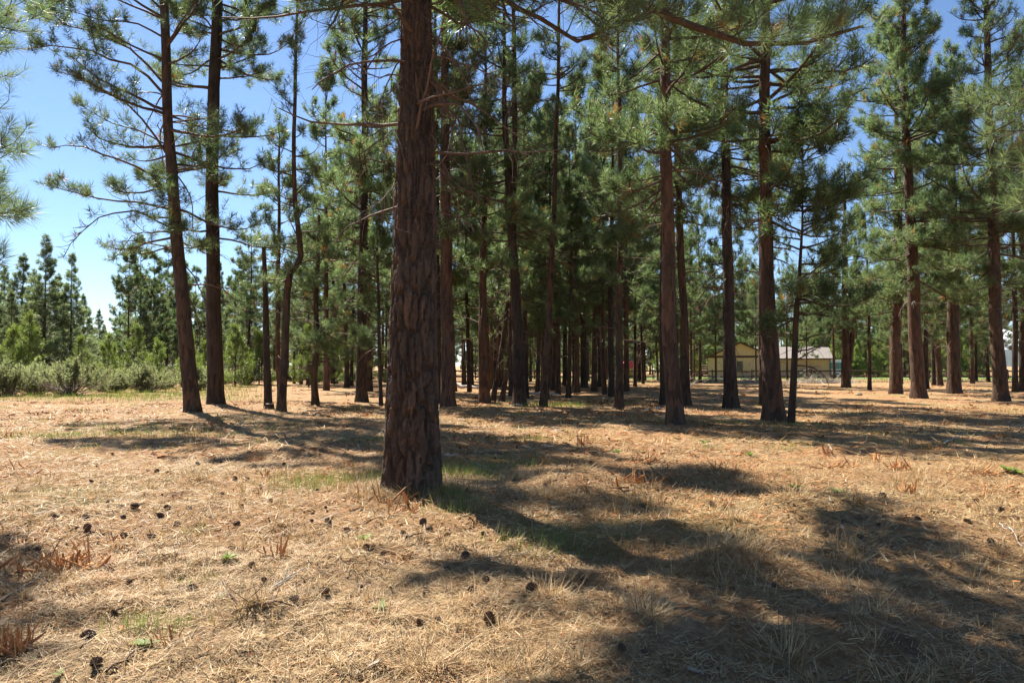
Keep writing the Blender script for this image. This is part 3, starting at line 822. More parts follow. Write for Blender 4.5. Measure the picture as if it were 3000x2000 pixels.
pine('slender bare pine leaning slightly right, sky gap beside its top', [(1248, 935, 20), (1257, 780, 17), (1268, 600, 14), (1275, 400, 11), (1281, 200, 9), (1284, 60, 8)], 18, 10.5, 1.6, 34, 115, td=4.21, dead=16, dead_lo=5)
pine('slim grove pine standing clear right of the slender bare pine', [(1343, 890, 18), (1338, 700, 15), (1335, 500, 11), (1333, 330, 8)], 20, 6.0, 2.2, 70, 116, lod='mid', td=4.39, mat='bark_dark')
pine('slim grey pine in front of the dark grove, tufted from mid height', [(1421, 940, 25), (1422, 800, 19), (1424, 600, 16), (1424, 350, 12), (1421, 180, 9)], 17, 4.8, 2.1, 60, 117, td=5.07, dead=12, dead_lo=2.2,
     extra_px=[([(1424, 590), (1400, 560), (1385, 545)], -1.8, .02, 1.0), ([(1424, 610), (1460, 580), (1490, 570)], -1.6, .02, 1.0), ([(1424, 560), (1440, 530), (1455, 540)], -2.4, .02, 1.0)])
pine('big red-brown pine nearest the camera right of the grove', [(1552, 976, 43), (1545, 880, 40), (1538, 750, 37), (1532, 500, 32), (1527, 200, 26), (1528, 0, 22)], 21, 6.3, 3.3, 90, 118, mat='bark_red', td=5.59, dead=20, dead_lo=4.5, dead_len=1.2)
pine('dark pine tucked behind the big red-brown pine', [(1526, 930, 22), (1523, 700, 19), (1524, 450, 15)], 19, 7.0, 2.4, 56, 119, lod='mid', mat='bark_dark', td=4.64)
pine('straight pine immediately right of the big red-brown pine', [(1575, 931, 26), (1569, 700, 20), (1560, 480, 17), (1553, 200, 14)], 20, 7.0, 2.6, 74, 120, td=4.90, dead=14, dead_lo=5)
pine('bare-trunked pine in front of the tan house gable', [(1679, 935, 35), (1673, 700, 28), (1668, 480, 24), (1665, 200, 20)], 21, 8.0, 3.0, 86, 121, td=5.07, dead=34, dead_lo=4.5, dead_len=1.3, mat='bark_dark')
pine('thick red-barked pine in front of the tan house', [(1778, 964, 52), (1770, 850, 45), (1765, 750, 42), (1760, 500, 32), (1755, 200, 26), (1756, 0, 23)], 22, 6.0, 3.8, 116, 122, mat='bark_red', td=5.59, dead=20, dead_lo=3.5, side_bias=(1.6, 0.3))
pine('pale-edged pine mostly hidden behind the thick red-barked pine', [(1752, 931, 20), (1750, 700, 17), (1751, 500, 13)], 18, 7.0, 2.3, 50, 123, lod='mid', td=4.64)
pine('thin leaning pine at the right foot of the thick red-barked pine', [(1817, 968, 18), (1823, 850, 16), (1830, 740, 14), (1838, 640, 10), (1842, 520, 5)], 9, 2.9, 2.1, 50, 124, td=5.59, dead=8, dead_lo=1.6)
pine('twin-stemmed pine right of the tan house wing', [(1943, 890, 22), (1941, 760, 18), (1941, 600, 14)], 17, 4.4, 2.9, 76, 125, lod='mid', td=4.90,
     extra_stems=[dict(pts=[(1944, 850, 14), (1956, 780, 13), (1962, 700, 11), (1966, 560, 8)], H=11.5)])
pine('lighter-barked pine with a bent foot, left of the right-hand pair', [(2057, 905, 29), (2058, 850, 30), (2056, 800, 25), (2063, 700, 22), (2062, 500, 19)], 21, 4.6, 3.7, 110, 126, lod='mid', td=5.07, mat='bark_red')
pine('red-barked pine with white dead twigs, right of the right-hand pair', [(2110, 915, 35), (2104, 780, 30), (2097, 620, 27), (2086, 430, 22), (2080, 250, 18), (2077, 120, 15)], 23, 5.6, 4.1, 140, 127, td=5.85, mat='bark_red', dead=18, dead_lo=3.0, dead_len=.75, dead_mat='dead_pale')
pine('stout brown pine between the pair and the rightmost pine', [(2191, 903, 33), (2191, 780, 29), (2188, 600, 23), (2186, 400, 20)], 21, 4.8, 3.8, 120, 128, lod='mid', td=6.20)
pine('tall pine with a curving trunk near the right edge', [(2300, 922, 35), (2292, 800, 30), (2285, 650, 28), (2276, 400, 22), (2271, 200, 17), (2267, 0, 13)], 22, 5.0, 3.8, 110, 129, td=4.64, dead=12, dead_lo=4)
pine('thin dark pine left of the last trunk at the right edge', [(2332, 890, 14), (2330, 700, 12)], 21, 4.5, 3.0, 76, 130, lod='mid', td=4.39, Y=46, mat='bark_dark')
pine('last trunk cut by the right edge of the view', [(2350, 884, 18), (2349, 700, 16)], 21, 4.0, 3.0, 76, 131, lod='mid', td=4.39, Y=48)

# trees outside the frame whose boughs hang into view
def edge_tree(label, x, y, H, cb, R, nb, seed, extra, r0=0.2, **kw):
    base = np.array([x, y, float(gz(x, y))])
    path = lambda z: (0.05 * math.sin(z * .4), 0.03 * z * .3, max(r0 * (1 - z / H * 0.95), .012))
    root = empty('pine_tree', base, label, 'pine tree')
    obj('trunk', trunk_mesh(seed, path, H, mat='bark', sides=16), root)
    ex = [(np.array([ad(px, py, Y) - base for (px, py, Y) in poly]), r, lv) for (poly, r, lv) in extra]
    for nm, me in pine_parts(seed + 900, path, H, cb, R, nb, lod='near', extra=ex, **kw): obj(nm, me, root)
edge_tree('pine whose boughs hang into the left edge of the view', -8.6, 10.4, 10, 3.8, 1.3, 18, 140,
          [([(-230, 40, 10.2), (-105, 60, 9.0), (-5, 45, 8.8), (30, 30, 8.7)], .02, 1.0), ([(-230, 260, 10.2), (-135, 250, 9.0), (-65, 240, 8.8), (-35, 280, 8.7)], .02, 1.0),
           ([(-230, 380, 10.2), (-105, 350, 9.0), (-15, 360, 8.8), (15, 345, 8.7)], .018, 1.0), ([(-230, 500, 10.2), (-105, 490, 9.0), (-25, 500, 8.8), (5, 480, 8.7)], .02, 1.0),
           ([(-230, 90, 10.2), (-105, 130, 9.0), (-50, 120, 8.8), (-30, 100, 8.7)], .02, 1.0), ([(-230, 650, 10.2), (-135, 640, 9.0), (-65, 620, 8.7)], .018, 1.0),
           ([(-230, 330, 10.2), (-115, 420, 9.0), (-50, 430, 8.8)], .018, 1.0)],
          dead=8, dead_lo=2.0, td=5.85, cut=7.0)
edge_tree('pine whose bright boughs hang into the right edge of the view', 9.3, 11.8, 14, 3.9, 2.4, 40, 141,
          [([(2500, 320, 11.5), (2400, 300, 11.2), (2310, 300, 11.0), (2255, 310, 10.8)], .02, 1.0), ([(2500, 180, 11.5), (2420, 220, 11.2), (2340, 240, 11.0), (2250, 235, 10.8)], .02, 1.0),
           ([(2500, 420, 11.5), (2420, 380, 11.2), (2340, 390, 11.0), (2270, 385, 10.8)], .02, 1.0), ([(2500, 480, 11.5), (2420, 450, 11.2), (2330, 470, 11.0)], .018, .9)],
          dead=8, dead_lo=2.0, td=5.85, cut=8.0)

# ------------------------------------------------------------------ the wood behind: shared kinds of tree
def library(lod, n, seed0, prof='pine', **kw):
    out = []
    for i in range(n):
        r = np.random.default_rng(seed0 + i)
        H = 17.0; ph = r.random() * 6; bend = r.normal(0, .12)
        r0 = r.uniform(.13, .19)
        def path(z, H=H, ph=ph, bend=bend, r0=r0):
            return (bend * math.sin(z * .25 + ph) - bend * math.sin(ph), bend * .6 * (math.cos(z * .3 + ph) - math.cos(ph)), max(r0 * (1 - z / H * .97), .012))
        parts = [('trunk', trunk_mesh(seed0 + i, path, H, sides=10, step=.4, mat=['bark', 'bark_dark', 'bark', 'bark_red'][i % 4]))]
        parts += pine_parts(seed0 + i + 60, path, H, kw['cb'][i % len(kw['cb'])], kw['R'] * r.uniform(.85, 1.15), kw['nb'], lod=lod, td=kw['td'], sub=kw.get('sub', 1.0), dead=kw['dead'], dead_lo=2.0, dead_len=1.1, prof=prof, ndl=kw.get('ndl', 'needles'))
        out.append(parts)
    return out
LIB_MID = library('mid', 6, 2000, cb=[3.4, 4.6, 4.0, 5.2], R=2.5, nb=72, td=4.4, dead=12)
LIB_FAR = library('far', 4, 3000, cb=[2.0, 3.0, 3.8], R=2.9, nb=84, td=3.6, sub=.6, dead=0)
LIB_CON = library('far', 3, 3100, prof='cone', cb=[.6, 1.0, 1.6], R=3.4, nb=190, td=4.0, sub=.4, dead=0, ndl='hazy_needles')
BG = []; BGO = []
def X0(px, Y): return (px - 1500) / FPX * Y
def place(lib, i, x, y, H, rz, label, cat='pine tree', name='pine_tree', group=None, wide=1.0, lean=0.0):
    e = empty(name, (x, y, float(gz(x, y)) - .03), label, cat, group)
    if lib is LIB_CON: e.name = 'conifer'; e['category'] = 'conifer'
    s = H / 17.0
    e.scale = (s * wide, s * wide, s); e.rotation_euler = (lean * math.cos(rz), lean * math.sin(rz), rz)
    for nm, me in lib[i % len(lib)]:
        obj(nm, me, e)
    BG.append((x, y)); e['_v'] = (['grey-brown', 'dark', 'brown', 'reddish'][i % len(lib) % 4])
    BGO.append((e, x, y, H))
    return e
rb = np.random.default_rng(12345)
def scatter(n, px0, px1, Y0, Y1, H0, H1, lib, label, group, avoid=(), mind=1.6, hfun=None, wide=(0.85, 1.2)):
    k = 0; tries = 0
    while k < n and tries < 4000:
        tries += 1
        Y = math.sqrt(rb.uniform(Y0 ** 2, Y1 ** 2)); px = rb.uniform(px0, px1)
        if any(a <= px <= b for a, b in avoid) or (2905 if Y > 90 else 2925) <= px <= (3010 if Y > 90 else 2990): continue
        x = (px - 1500) / FPX * Y
        if any((x - u) ** 2 + (Y - v) ** 2 < mind ** 2 for u, v in BG): continue
        H = rb.uniform(H0, H1) if hfun is None else hfun(px, Y)
        place(lib, int(rb.integers(0, 99)), x, Y, H, rb.uniform(0, 6.28), label, group=group, wide=rb.uniform(*wide), lean=rb.normal(0, .012)); k += 1
# explicit grove trunks seen side by side under the shade (px of the full photograph, depth, height)
for j, (px, Y, H) in enumerate([(1770, 42, 17), (1792, 40, 18), (1812, 48, 16), (1835, 46, 17), (1500, 41, 16), (1540, 38, 15), (1575, 44, 17), (1620, 50, 17), (1635, 43, 15), (1690, 45, 17), (1740, 47, 16), (1655, 60, 18), (1430, 47, 16), (1376, 46, 15), (1360, 58, 17), (1460, 56, 17), (1520, 62, 18), (1590, 66, 17), (1705, 70, 18), (1600, 36.5, 13), (1665, 37.5, 12)]):
    place(LIB_MID, j, X0(px, Y), Y, H * 1.15, j * 1.7, 'grove pine', group='grove pines', wide=.95)
scatter(34, 1340, 1960, 48, 88, 15, 21, LIB_MID, 'grove pine', 'grove pines')
scatter(22, 930, 1340, 44, 90, 14, 22, LIB_MID, 'pine', 'pines left of the big trunk')
scatter(8, 1950, 2035, 50, 90, 13, 17, LIB_MID, 'slim pine', 'pines left of the tan house')
scatter(20, 2440, 3080, 48, 88, 13, 19, LIB_MID, 'pine before the fence', 'pines before the right-hand fence')
for (px, Y, H) in [(2097, 80, 15), (2215, 84, 14), (2306, 82, 16), (2362, 86, 13), (2125, 60, 20), (2050, 70, 18), (2230, 62, 20)]:
    place(LIB_MID, int(px), X0(px, Y), Y, H, px * .1, 'thin pine before the tan house', group='thin pines before the tan house', wide=.8)
scatter(70, 1650, 3150, 114, 165, 15, 21, LIB_FAR, 'pine behind the fence', 'pines behind the house', mind=2.2)
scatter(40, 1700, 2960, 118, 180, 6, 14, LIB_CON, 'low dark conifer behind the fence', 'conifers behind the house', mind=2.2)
scatter(40, 600, 1750, 95, 150, 13, 19, LIB_FAR, 'distant pine', 'distant pines behind the grove', mind=2.2)
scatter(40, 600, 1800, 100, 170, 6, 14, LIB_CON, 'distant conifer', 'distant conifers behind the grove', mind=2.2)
# left: tall dark group, gap of sky, then the group right of the gap
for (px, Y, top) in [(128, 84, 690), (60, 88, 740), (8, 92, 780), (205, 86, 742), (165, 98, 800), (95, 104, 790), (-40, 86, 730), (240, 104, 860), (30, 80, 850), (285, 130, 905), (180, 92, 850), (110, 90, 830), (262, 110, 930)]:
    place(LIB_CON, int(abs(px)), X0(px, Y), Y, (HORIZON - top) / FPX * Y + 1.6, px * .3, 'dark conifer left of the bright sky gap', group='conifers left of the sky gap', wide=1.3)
for (px, Y, top) in [(375, 78, 720), (410, 86, 690), (450, 80, 740), (490, 92, 720), (350, 90, 860), (530, 84, 760), (570, 95, 780), (430, 74, 850), (600, 82, 800), (640, 90, 770), (395, 96, 800), (470, 100, 760), (545, 100, 800), (620, 104, 800)]:
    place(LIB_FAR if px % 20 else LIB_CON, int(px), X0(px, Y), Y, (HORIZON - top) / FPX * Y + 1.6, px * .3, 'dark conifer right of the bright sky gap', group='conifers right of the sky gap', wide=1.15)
scatter(26, 640, 1000, 60, 100, 9, 16, LIB_MID, 'pine behind the crooked tree', 'pines behind the crooked pine')
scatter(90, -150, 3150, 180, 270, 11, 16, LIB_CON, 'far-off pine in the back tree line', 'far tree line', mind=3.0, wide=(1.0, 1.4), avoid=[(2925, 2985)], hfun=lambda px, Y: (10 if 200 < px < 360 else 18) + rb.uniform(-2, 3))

# young pines in the scrub
def young_parts(seed, H, R):
    path = lambda z: (0.02 * math.sin(z * 2), 0, max(.05 * (1 - z / H), .008))
    return [('trunk', trunk_mesh(seed, path, H, sides=7, step=.3, mat='bark'))] + pine_parts(seed + 5, path, H, .15, R, 64, lod='mid', e_lo=5, e_hi=60, td=5.5, sub=.9, dead=0, ndl='young_needles', prof='cone', tip=35, scale=1.05, brad=.7)
YL = [young_parts(4000 + i, 4.0, 1.35) for i in range(3)]
for j, (px, py, Y, top, label) in enumerate([
    (400, 1100, 56, 965, 'brightest young pine, in the middle of the scrub row'), (318, 1100, 58, 985, 'broad young pine left of the brightest one in the scrub'),
    (462, 1100, 54, 998, 'small pointed young pine nearest the leaning tall pine'), (238, 1100, 60, 995, 'young pine left of the broad young pine'),
    (84, 1100, 58, 930, 'tallest young pine at the far left of the scrub'), (38, 1100, 56, 960, 'bushy young pine beside the tallest young pine at far left'),
    (555, 1100, 52, 985, 'young pine between the two tall left trunks'), (690, 1100, 60, 960, 'young pine behind the tall straight dark pine'),
    (760, 1100, 66, 975, 'young pine behind the snapped dead trunk'), (905, 1100, 58, 960, 'young pine behind the wavy-trunked pine'),
    (980, 1100, 66, 985, 'young pine left of the straight dark pine'), (600, 1100, 64, 1000, 'low young pine showing between the tall pair'), (1090, 1100, 62, 960, 'young pine against the left edge of the big trunk')]):
    H = (HORIZON - top) / FPX * Y + 1.6
    e = empty('young_pine', ((px - 1500) / FPX * Y, Y, float(gz((px - 1500) / FPX * Y, Y)) - .02), label, 'young pine', 'young pines in the scrub')
    s = H / 4.0; e.scale = (s * 1.05, s * 1.05, s); e.rotation_euler = (0, 0, j * 1.3)
    for nm, me in YL[j % 3]: obj(nm, me, e)

def young_row(n, px0, px1, Y0, Y1, H0, H1, avoid=()):
    k = 0; tries = 0
    while k < n and tries < 3000:
        tries += 1
        Y = rb.uniform(Y0, Y1); px = rb.uniform(px0, px1)
        if any(a <= px <= b for a, b in avoid) or 2905 <= px <= 3010: continue
        x = X0(px, Y); H = rb.uniform(H0, H1)
        e = empty('young_pine', (x, Y, float(gz(x, Y)) - .02), 'young pine', 'young pine', 'young pines behind the fence')
        s = H / 4.0; e.scale = (s * 1.1, s * 1.1, s); e.rotation_euler = (0, 0, rb.uniform(0, 6.28))
        for nm, me in YL[int(rb.integers(0, 3))]: obj(nm, me, e)
        BGO.append((e, x, Y, H)); k += 1
young_row(26, 1100, 2040, 97, 118, 3.5, 7.5, avoid=[(1800, 1930), (2030, 2100)])
young_row(30, 2440, 2960, 104, 128, 3.5, 7.5)
young_row(16, 2000, 2500, 118, 135, 4.5, 8.0)

# say which one each tree of the wood is: side and depth order against the single trees
REFS = [(84, 'tallest young pine'), (318, 'broad young pine'), (400, 'brightest young pine'), (462, 'small pointed young pine'), (567, 'leaning tall pine'), (634, 'straight left-hand pine'), (785, 'snapped dead trunk'), (826, 'crooked pine'), (924, 'wavy-trunked pine'), (1061, 'straight dark pine'),
        (1210, 'big furrowed trunk'), (1314, 'stout reddish-grey pine'), (1420, 'orange-scarred pine'), (1520, 'forked pine'), (1592, 'slender bare pine'), (1713, 'slim clear-standing pine'), (1812, 'slim grey pine'),
        (1980, 'big red-brown pine'), (2142, 'bare-trunked pine'), (2268, 'thick red-barked pine'), (2478, 'twin-stemmed pine'), (2624, 'bent-footed pine'), (2691, 'white-twigged pine'), (2795, 'stout brown pine'), (2933, 'curving pine')]
ORD = ['nearest', 'second nearest', 'third nearest', 'fourth nearest', 'fifth nearest', 'sixth nearest', 'seventh nearest', 'eighth nearest', 'ninth nearest', 'tenth nearest', 'eleventh nearest', 'twelfth nearest', 'thirteenth nearest', 'fourteenth nearest', 'fifteenth nearest', 'sixteenth nearest', 'seventeenth nearest', 'eighteenth nearest']
buckets = {}
for (e, x, y, H) in BGO:
    px = 1500 + x / y * FPX
    r = min(REFS, key=lambda q: abs(q[0] - px)); side = 'left' if px < r[0] else 'right'
    buckets.setdefault((e['category'], r[1], side), []).append((y, e))
for (cat, ref, side), lst in buckets.items():
    lst.sort(key=lambda q: q[0])
    for k, (y, e) in enumerate(lst):
        where = 'in the wood' if y < 95 else ('beyond the fence' if y < 175 else 'in the far tree line')
        nn = cat if cat != 'pine tree' else 'pine'
        if k < len(ORD): e['label'] = f"{ORD[k]} {nn} {where}, {side} of the {ref}"
        else: e['label'] = f"hindmost {nn} {where}, {side} of the {ref}"
        if '_v' in e: del e['_v']

def relate(objs, noun, marks):
    """label things by the nearest landmark on the ground and their order from it"""
    b = {}
    for o in objs:
        x, y = o.location.x, o.location.y
        m_ = min(marks, key=lambda q: (q[0] - x) ** 2 + (q[1] - y) ** 2)
        dx, dy = x - m_[0], y - m_[1]
        rel = ('left of' if dx < 0 else 'right of') if abs(dx) > abs(dy) * .8 else ('in front of' if dy < 0 else 'behind')
        b.setdefault((rel, m_[2]), []).append((math.hypot(dx, dy), o))
    for (rel, nm), lst in b.items():
        lst.sort(key=lambda q: q[0])
        for k, (d, o) in enumerate(lst):
            o['label'] = (f"{ORD[min(k, 17)]} {noun} {rel} the {nm}" if len(lst) > 1 else f"lone {noun} {rel} the {nm}")
MARKS = []
PREP = {'in', 'at', 'right', 'left', 'beside', 'below', 'of', 'with', 'by', 'near', 'touching', 'lying', 'slanting', 'angling', 'on', 'above', 'beyond', 'cut', 'among', 'just', 'arching', 'inside', 'far', 'between', 'leaning', 'behind', 'showing', 'against', 'nearest', 'glimpsed'}
def mark(o):
    w = []
    for t in o['label'].replace(',', ' ,').split():
        if t in PREP or t == ',': break
        w.append(t)
    MARKS.append((o.location.x, o.location.y, ' '.join(w)))
def unique_marks(cats=None):
    c = {}
    for m_ in MARKS: c[m_[2]] = c.get(m_[2], 0) + 1
    return [m_ for m_ in MARKS if c[m_[2]] == 1 and len(m_[2].split()) >= 2]
# ------------------------------------------------------------------ sagebrush
def shrub_parts(seed, bare=0.3):
    r = np.random.default_rng(seed)
    n = 70
    az = r.random(n) * 6.283; el = np.radians(r.uniform(18, 85, n)); L = r.uniform(.7, 1.25, n)
    P0 = np.stack([r.normal(0, .10, n), r.normal(0, .10, n), np.full(n, -.03)], 1)
    P = grow(r, P0, az, el, L, 7, tip=np.radians(r.uniform(-5, 35, n)), wob=.14)
    V1, Q1 = tubes(P, np.full((n, 1), .013) * np.linspace(1, .35, 7)[None], 3)
    c = r.poisson(L * 9); bi = np.repeat(np.arange(n), c)
    s = .3 + .7 * r.random(len(bi)) ** .7
    A, T = along(P[bi], s)
    az2 = np.arctan2(T[:, 0], T[:, 1]) + r.choice([-1, 1], len(bi)) * np.radians(r.uniform(15, 60, len(bi)))
    el2 = np.arcsin(np.clip(T[:, 2], -1, 1)) + np.radians(r.uniform(-15, 25, len(bi)))
    L2 = r.uniform(.10, .34, len(bi))
    P2 = grow(r, A, az2, el2, L2, 4, tip=np.radians(r.uniform(0, 40, len(bi))), wob=.2)
    V2, Q2 = tubes(P2, np.full((len(bi), 1), .006) * np.linspace(1, .5, 4)[None], 3)
    stems = mesh_np('stems', np.concatenate([V1, V2]), quads=np.concatenate([Q1, Q2 + len(V1)]), mat=M['sage_stem'], smooth_shade=True)
    alive = (A[:, 2] > bare * (0.6 + .6 * r.random(len(A))))
    O = [P2[alive, -1]]; D = [P2[alive, -1] - P2[alive, -2]]
    for q in (.35, .7):
        a_, t_ = along(P2[alive], np.full(alive.sum(), q)); O.append(a_); D.append(t_)
    O.append(P[:, -1]); D.append(P[:, -1] - P[:, -2])
    O = np.concatenate(O); D = np.concatenate(D)
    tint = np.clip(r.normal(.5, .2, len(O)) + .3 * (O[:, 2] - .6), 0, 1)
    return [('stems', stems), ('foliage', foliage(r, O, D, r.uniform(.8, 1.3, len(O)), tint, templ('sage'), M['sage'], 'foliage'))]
SL = [shrub_parts(5000 + i, [.22, .3, .42, .3, .5][i]) for i in range(5)]
rs = np.random.default_rng(88)
SAGE = []
def shrub(px, py, h, label, group='sagebrush at the edge of the clearing', w=1.15):
    p = on_ground(px, py)
    e = empty('sagebrush', (p[0], p[1], p[2]), label, 'shrub', group)
    SAGE.append(e)
    s = h / 1.05 * .86; e.scale = (s * w * 1.1, s * w * 1.1, s); e.rotation_euler = (0, 0, rs.uniform(0, 6.28))
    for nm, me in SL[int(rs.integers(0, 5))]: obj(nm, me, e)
shrub(205, 1156, 1.9, 'rounded grey-stemmed sagebrush at the front of the thicket', w=1.35)
shrub(430, 1148, 1.8, 'green sagebrush with a dark twiggy base, left of the leaning pine', w=1.2)
shrub(497, 1136, 1.3, 'small grey twiggy sagebrush just left of the leaning pine')
shrub(335, 1150, 0.9, 'low bright sagebrush between two taller front bushes', w=1.3)
shrub(10, 1158, 1.9, 'front sagebrush cut by the left edge of the view')
shrub(100, 1155, 1.7, 'front sagebrush second from the left edge of the view', w=1.3)
shrub(720, 1128, 1.5, 'dark-based sagebrush between the tall pair and the snapped trunk', w=1.3)
shrub(655, 1126, 1.2, 'low sagebrush just right of the tall straight dark pine')
shrub(900, 1112, 1.4, 'sagebrush beside the wavy-trunked pine')
shrub(955, 1112, 1.2, 'sagebrush by the pale fence end')
shrub(850, 1116, 1.3, 'sagebrush behind the crooked pine trunk')
shrub(790, 1118, 1.2, 'sagebrush behind the snapped dead trunk')
for k in range(46):
    px = rs.uniform(-60, 620); py = rs.uniform(1112, 1146)
    shrub(px, py, rs.uniform(1.0, 1.8), 'grey-green sagebrush inside the thicket on the left', 'sagebrush thicket')
for k in range(16):
    px = rs.uniform(600, 1120); py = rs.uniform(1104, 1113)
    shrub(px, py, rs.uniform(1.0, 1.6), 'sagebrush in the far row behind the left trunks', 'far sagebrush row')

SM = [(e.location.x, e.location.y, n_) for e, n_ in zip(SAGE[:12], ['rounded grey-stemmed front sagebrush', 'dark-based green sagebrush', 'small twiggy sagebrush by the leaning pine', 'low bright sagebrush', 'sagebrush on the left edge', 'second front sagebrush', 'sagebrush right of the tall pair', 'low sagebrush by the straight dark pine', 'sagebrush by the wavy-trunked pine', 'sagebrush by the pale fence', 'sagebrush behind the crooked pine', 'sagebrush behind the snapped trunk'])]
relate(SAGE[12:], 'sagebrush', SM)

# ------------------------------------------------------------------ house, fence and yard
def X(px, Y): return (px - 1500) / FPX * Y
def Z(py, Y): return (HORIZON - py) / FPX * Y + EYE
lawn_pts = [(X(1560, 90), 90), (X(3150, 90), 90), (X(3150, 112), 112), (X(1560, 112), 112)]
lx = np.linspace(-2, 72, 90); ly = np.linspace(91.3, 113, 30)
LX, LY = np.meshgrid(lx, ly); LZ = gz(LX, LY) + 0.03
ii = (np.arange(29)[:, None] * 90 + np.arange(89)[None, :]).ravel()
m, nt, out = new_mat('lawn_grass')
g = N(nt, 'ShaderNodeNewGeometry'); nz = N(nt, 'ShaderNodeTexNoise', Scale=1.2, Detail=6.0); nt.links.new(g.outputs['Position'], nz.inputs['Vector'])
r_ = ramp(nt, [(.35, (.11, .15, .035)), (.55, (.17, .25, .05)), (.75, (.26, .27, .10))]); nt.links.new(nz.outputs['Fac'], r_.inputs[0])
b_ = N(nt, 'ShaderNodeBsdfPrincipled'); b_.inputs['Roughness'].default_value = .9; nt.links.new(r_.outputs[0], b_.inputs['Base Color']); nt.links.new(b_.outputs[0], out.inputs[0])
tag(obj('lawn', mesh_np('lawn', np.stack([LX.ravel(), LY.ravel(), LZ.ravel()], 1), quads=np.stack([ii, ii + 1, ii + 91, ii + 90], 1), mat=m, smooth_shade=True)), 'strip of green lawn behind the rail fence', kind='structure')

YH = 100.0
hx0, hx1, hap = X(2077, YH), X(2262, YH), X(2169, YH)
ze, za_ = Z(1047, YH), Z(1005, YH)
wing1 = X(2416, YH) - .15
house = empty('house', (hap, YH, 0), 'tan house with brown-trimmed gable and pale grey roof behind the fence', 'house')
ox, oy = hap, YH
house.rotation_euler = (0, 0, math.radians(-16.0))
mbw = MB()
mbw.poly([(hx0 - ox, 0, -.3), (hx1 - ox, 0, -.3), (hx1 - ox, 0, ze), (0, 0, za_), (hx0 - ox, 0, ze), (hx0 - ox, 11, -.3), (hx1 - ox, 11, -.3), (hx1 - ox, 11, ze), (0, 11, za_), (hx0 - ox, 11, ze)],
         [(0, 1, 2, 3, 4), (9, 8, 7, 6, 5), (0, 4, 9, 5), (1, 6, 7, 2)])
mbw.build('wall', M['siding'], house)
# vertical siding boards: battens standing proud
k = 0
for bx in np.arange(hx0 + .42, hx1 - .2, .42):
    top = za_ - (za_ - ze) * abs(bx - hap) / (hap - hx0) - .06
    MB().box(bx - ox - .025, bx - ox + .025, -.028, -.002, .12, top).build('batten', M['batten'], house)
# gable roof with overhang
ov = .45; sl = (za_ - ze) / (hap - hx0)
def slope(side):
    a = hx0 - ox - ov if side < 0 else hx1 - ox + ov
    zl = ze - sl * ov
    return MB().poly([(0, -ov, za_ + .03), (a, -ov, zl + .03), (a, 11.4, zl + .03), (0, 11.4, za_ + .03), (0, -ov, za_ + .2), (a, -ov, zl + .2), (a, 11.4, zl + .2), (0, 11.4, za_ + .2)],
                     [(0, 1, 2, 3), (7, 6, 5, 4), (0, 4, 5, 1), (1, 5, 6, 2), (2, 6, 7, 3), (3, 7, 4, 0)])
roof = slope(-1).build('roof', M['roof'], house); slope(1).build('roof', M['roof'], house)
for s in (-1, 1):
    a = (hx0 - ox - ov - .02) if s < 0 else (hx1 - ox + ov + .02)
    zl = ze - sl * ov
    MB().poly([(0, -ov - .05, za_ + .22), (a, -ov - .05, zl + .22), (a, -ov - .05, zl - .06), (0, -ov - .05, za_ - .06), (0, -ov - .004, za_ + .22), (a, -ov - .004, zl + .22), (a, -ov - .004, zl - .06), (0, -ov - .004, za_ - .06)],
              [(0, 1, 2, 3), (7, 6, 5, 4), (0, 4, 5, 1), (3, 2, 6, 7), (1, 5, 6, 2)]).build('barge_board', M['trim'], house)
MB().box(hx0 - ox - .1, hx1 - ox + .02, -.05, -.003, ze - .04, ze + .26).build('trim_band', M['trim'], house)
# wing to the right
zwe, zwr = Z(1053, YH), Z(1018, YH)
wx0, wx1 = hx1 - ox + .003, wing1 - ox
MB().poly([(wx0, .6, -.3), (wx1, .6, -.3), (wx1, .6, zwe), (wx0, .6, zwe), (wx0, 9, -.3), (wx1, 9, -.3), (wx1, 9, zwe), (wx0, 9, zwe), (wx1, 4.8, zwr)],
          [(0, 1, 2, 3), (1, 5, 6, 8, 2), (5, 4, 7, 6)]).build('wing_wall', M['siding'], house)
for bx in np.arange(wx0 + .42, wx1 - .2, .42):
    MB().box(bx - .025, bx + .025, .572, .598, .12, zwe - .05).build('batten', M['batten'], house)
rw = MB().poly([(-1.0, .1, zwe + .0), (wx1 + .4, .1, zwe + .0), (wx1 + .4, 4.8, zwr + .06), (-1.0, 4.8, zwr + .06), (-1.0, 9.5, zwe), (wx1 + .4, 9.5, zwe),
                (-1.0, .1, zwe + .14), (wx1 + .4, .1, zwe + .14), (wx1 + .4, 4.8, zwr + .2), (-1.0, 4.8, zwr + .2), (-1.0, 9.5, zwe + .14), (wx1 + .4, 9.5, zwe + .14)],
               [(0, 3, 2, 1), (3, 4, 5, 2), (6, 7, 8, 9), (9, 8, 11, 10), (0, 1, 7, 6), (1, 2, 8, 7), (2, 5, 11, 8), (5, 4, 10, 11)]).build('wing_roof', M['roof'], house)
MB().box(wx0, wx1 + .42, .04, .096, zwe - .04, zwe + .15).build('fascia', M['trim'], house)
MB().box(wx1 - .02, wx1 + .1, .5, .62, .0, zwe - .05).build('corner_board', M['trim'], house)
wx = X(2166.5, YH) - ox; wz0, wz1 = Z(1084, YH), Z(1059, YH)
win = MB().box(wx - .33, wx + .33, -.05, -.004, wz0, wz1).build('window', M['glass'], house)
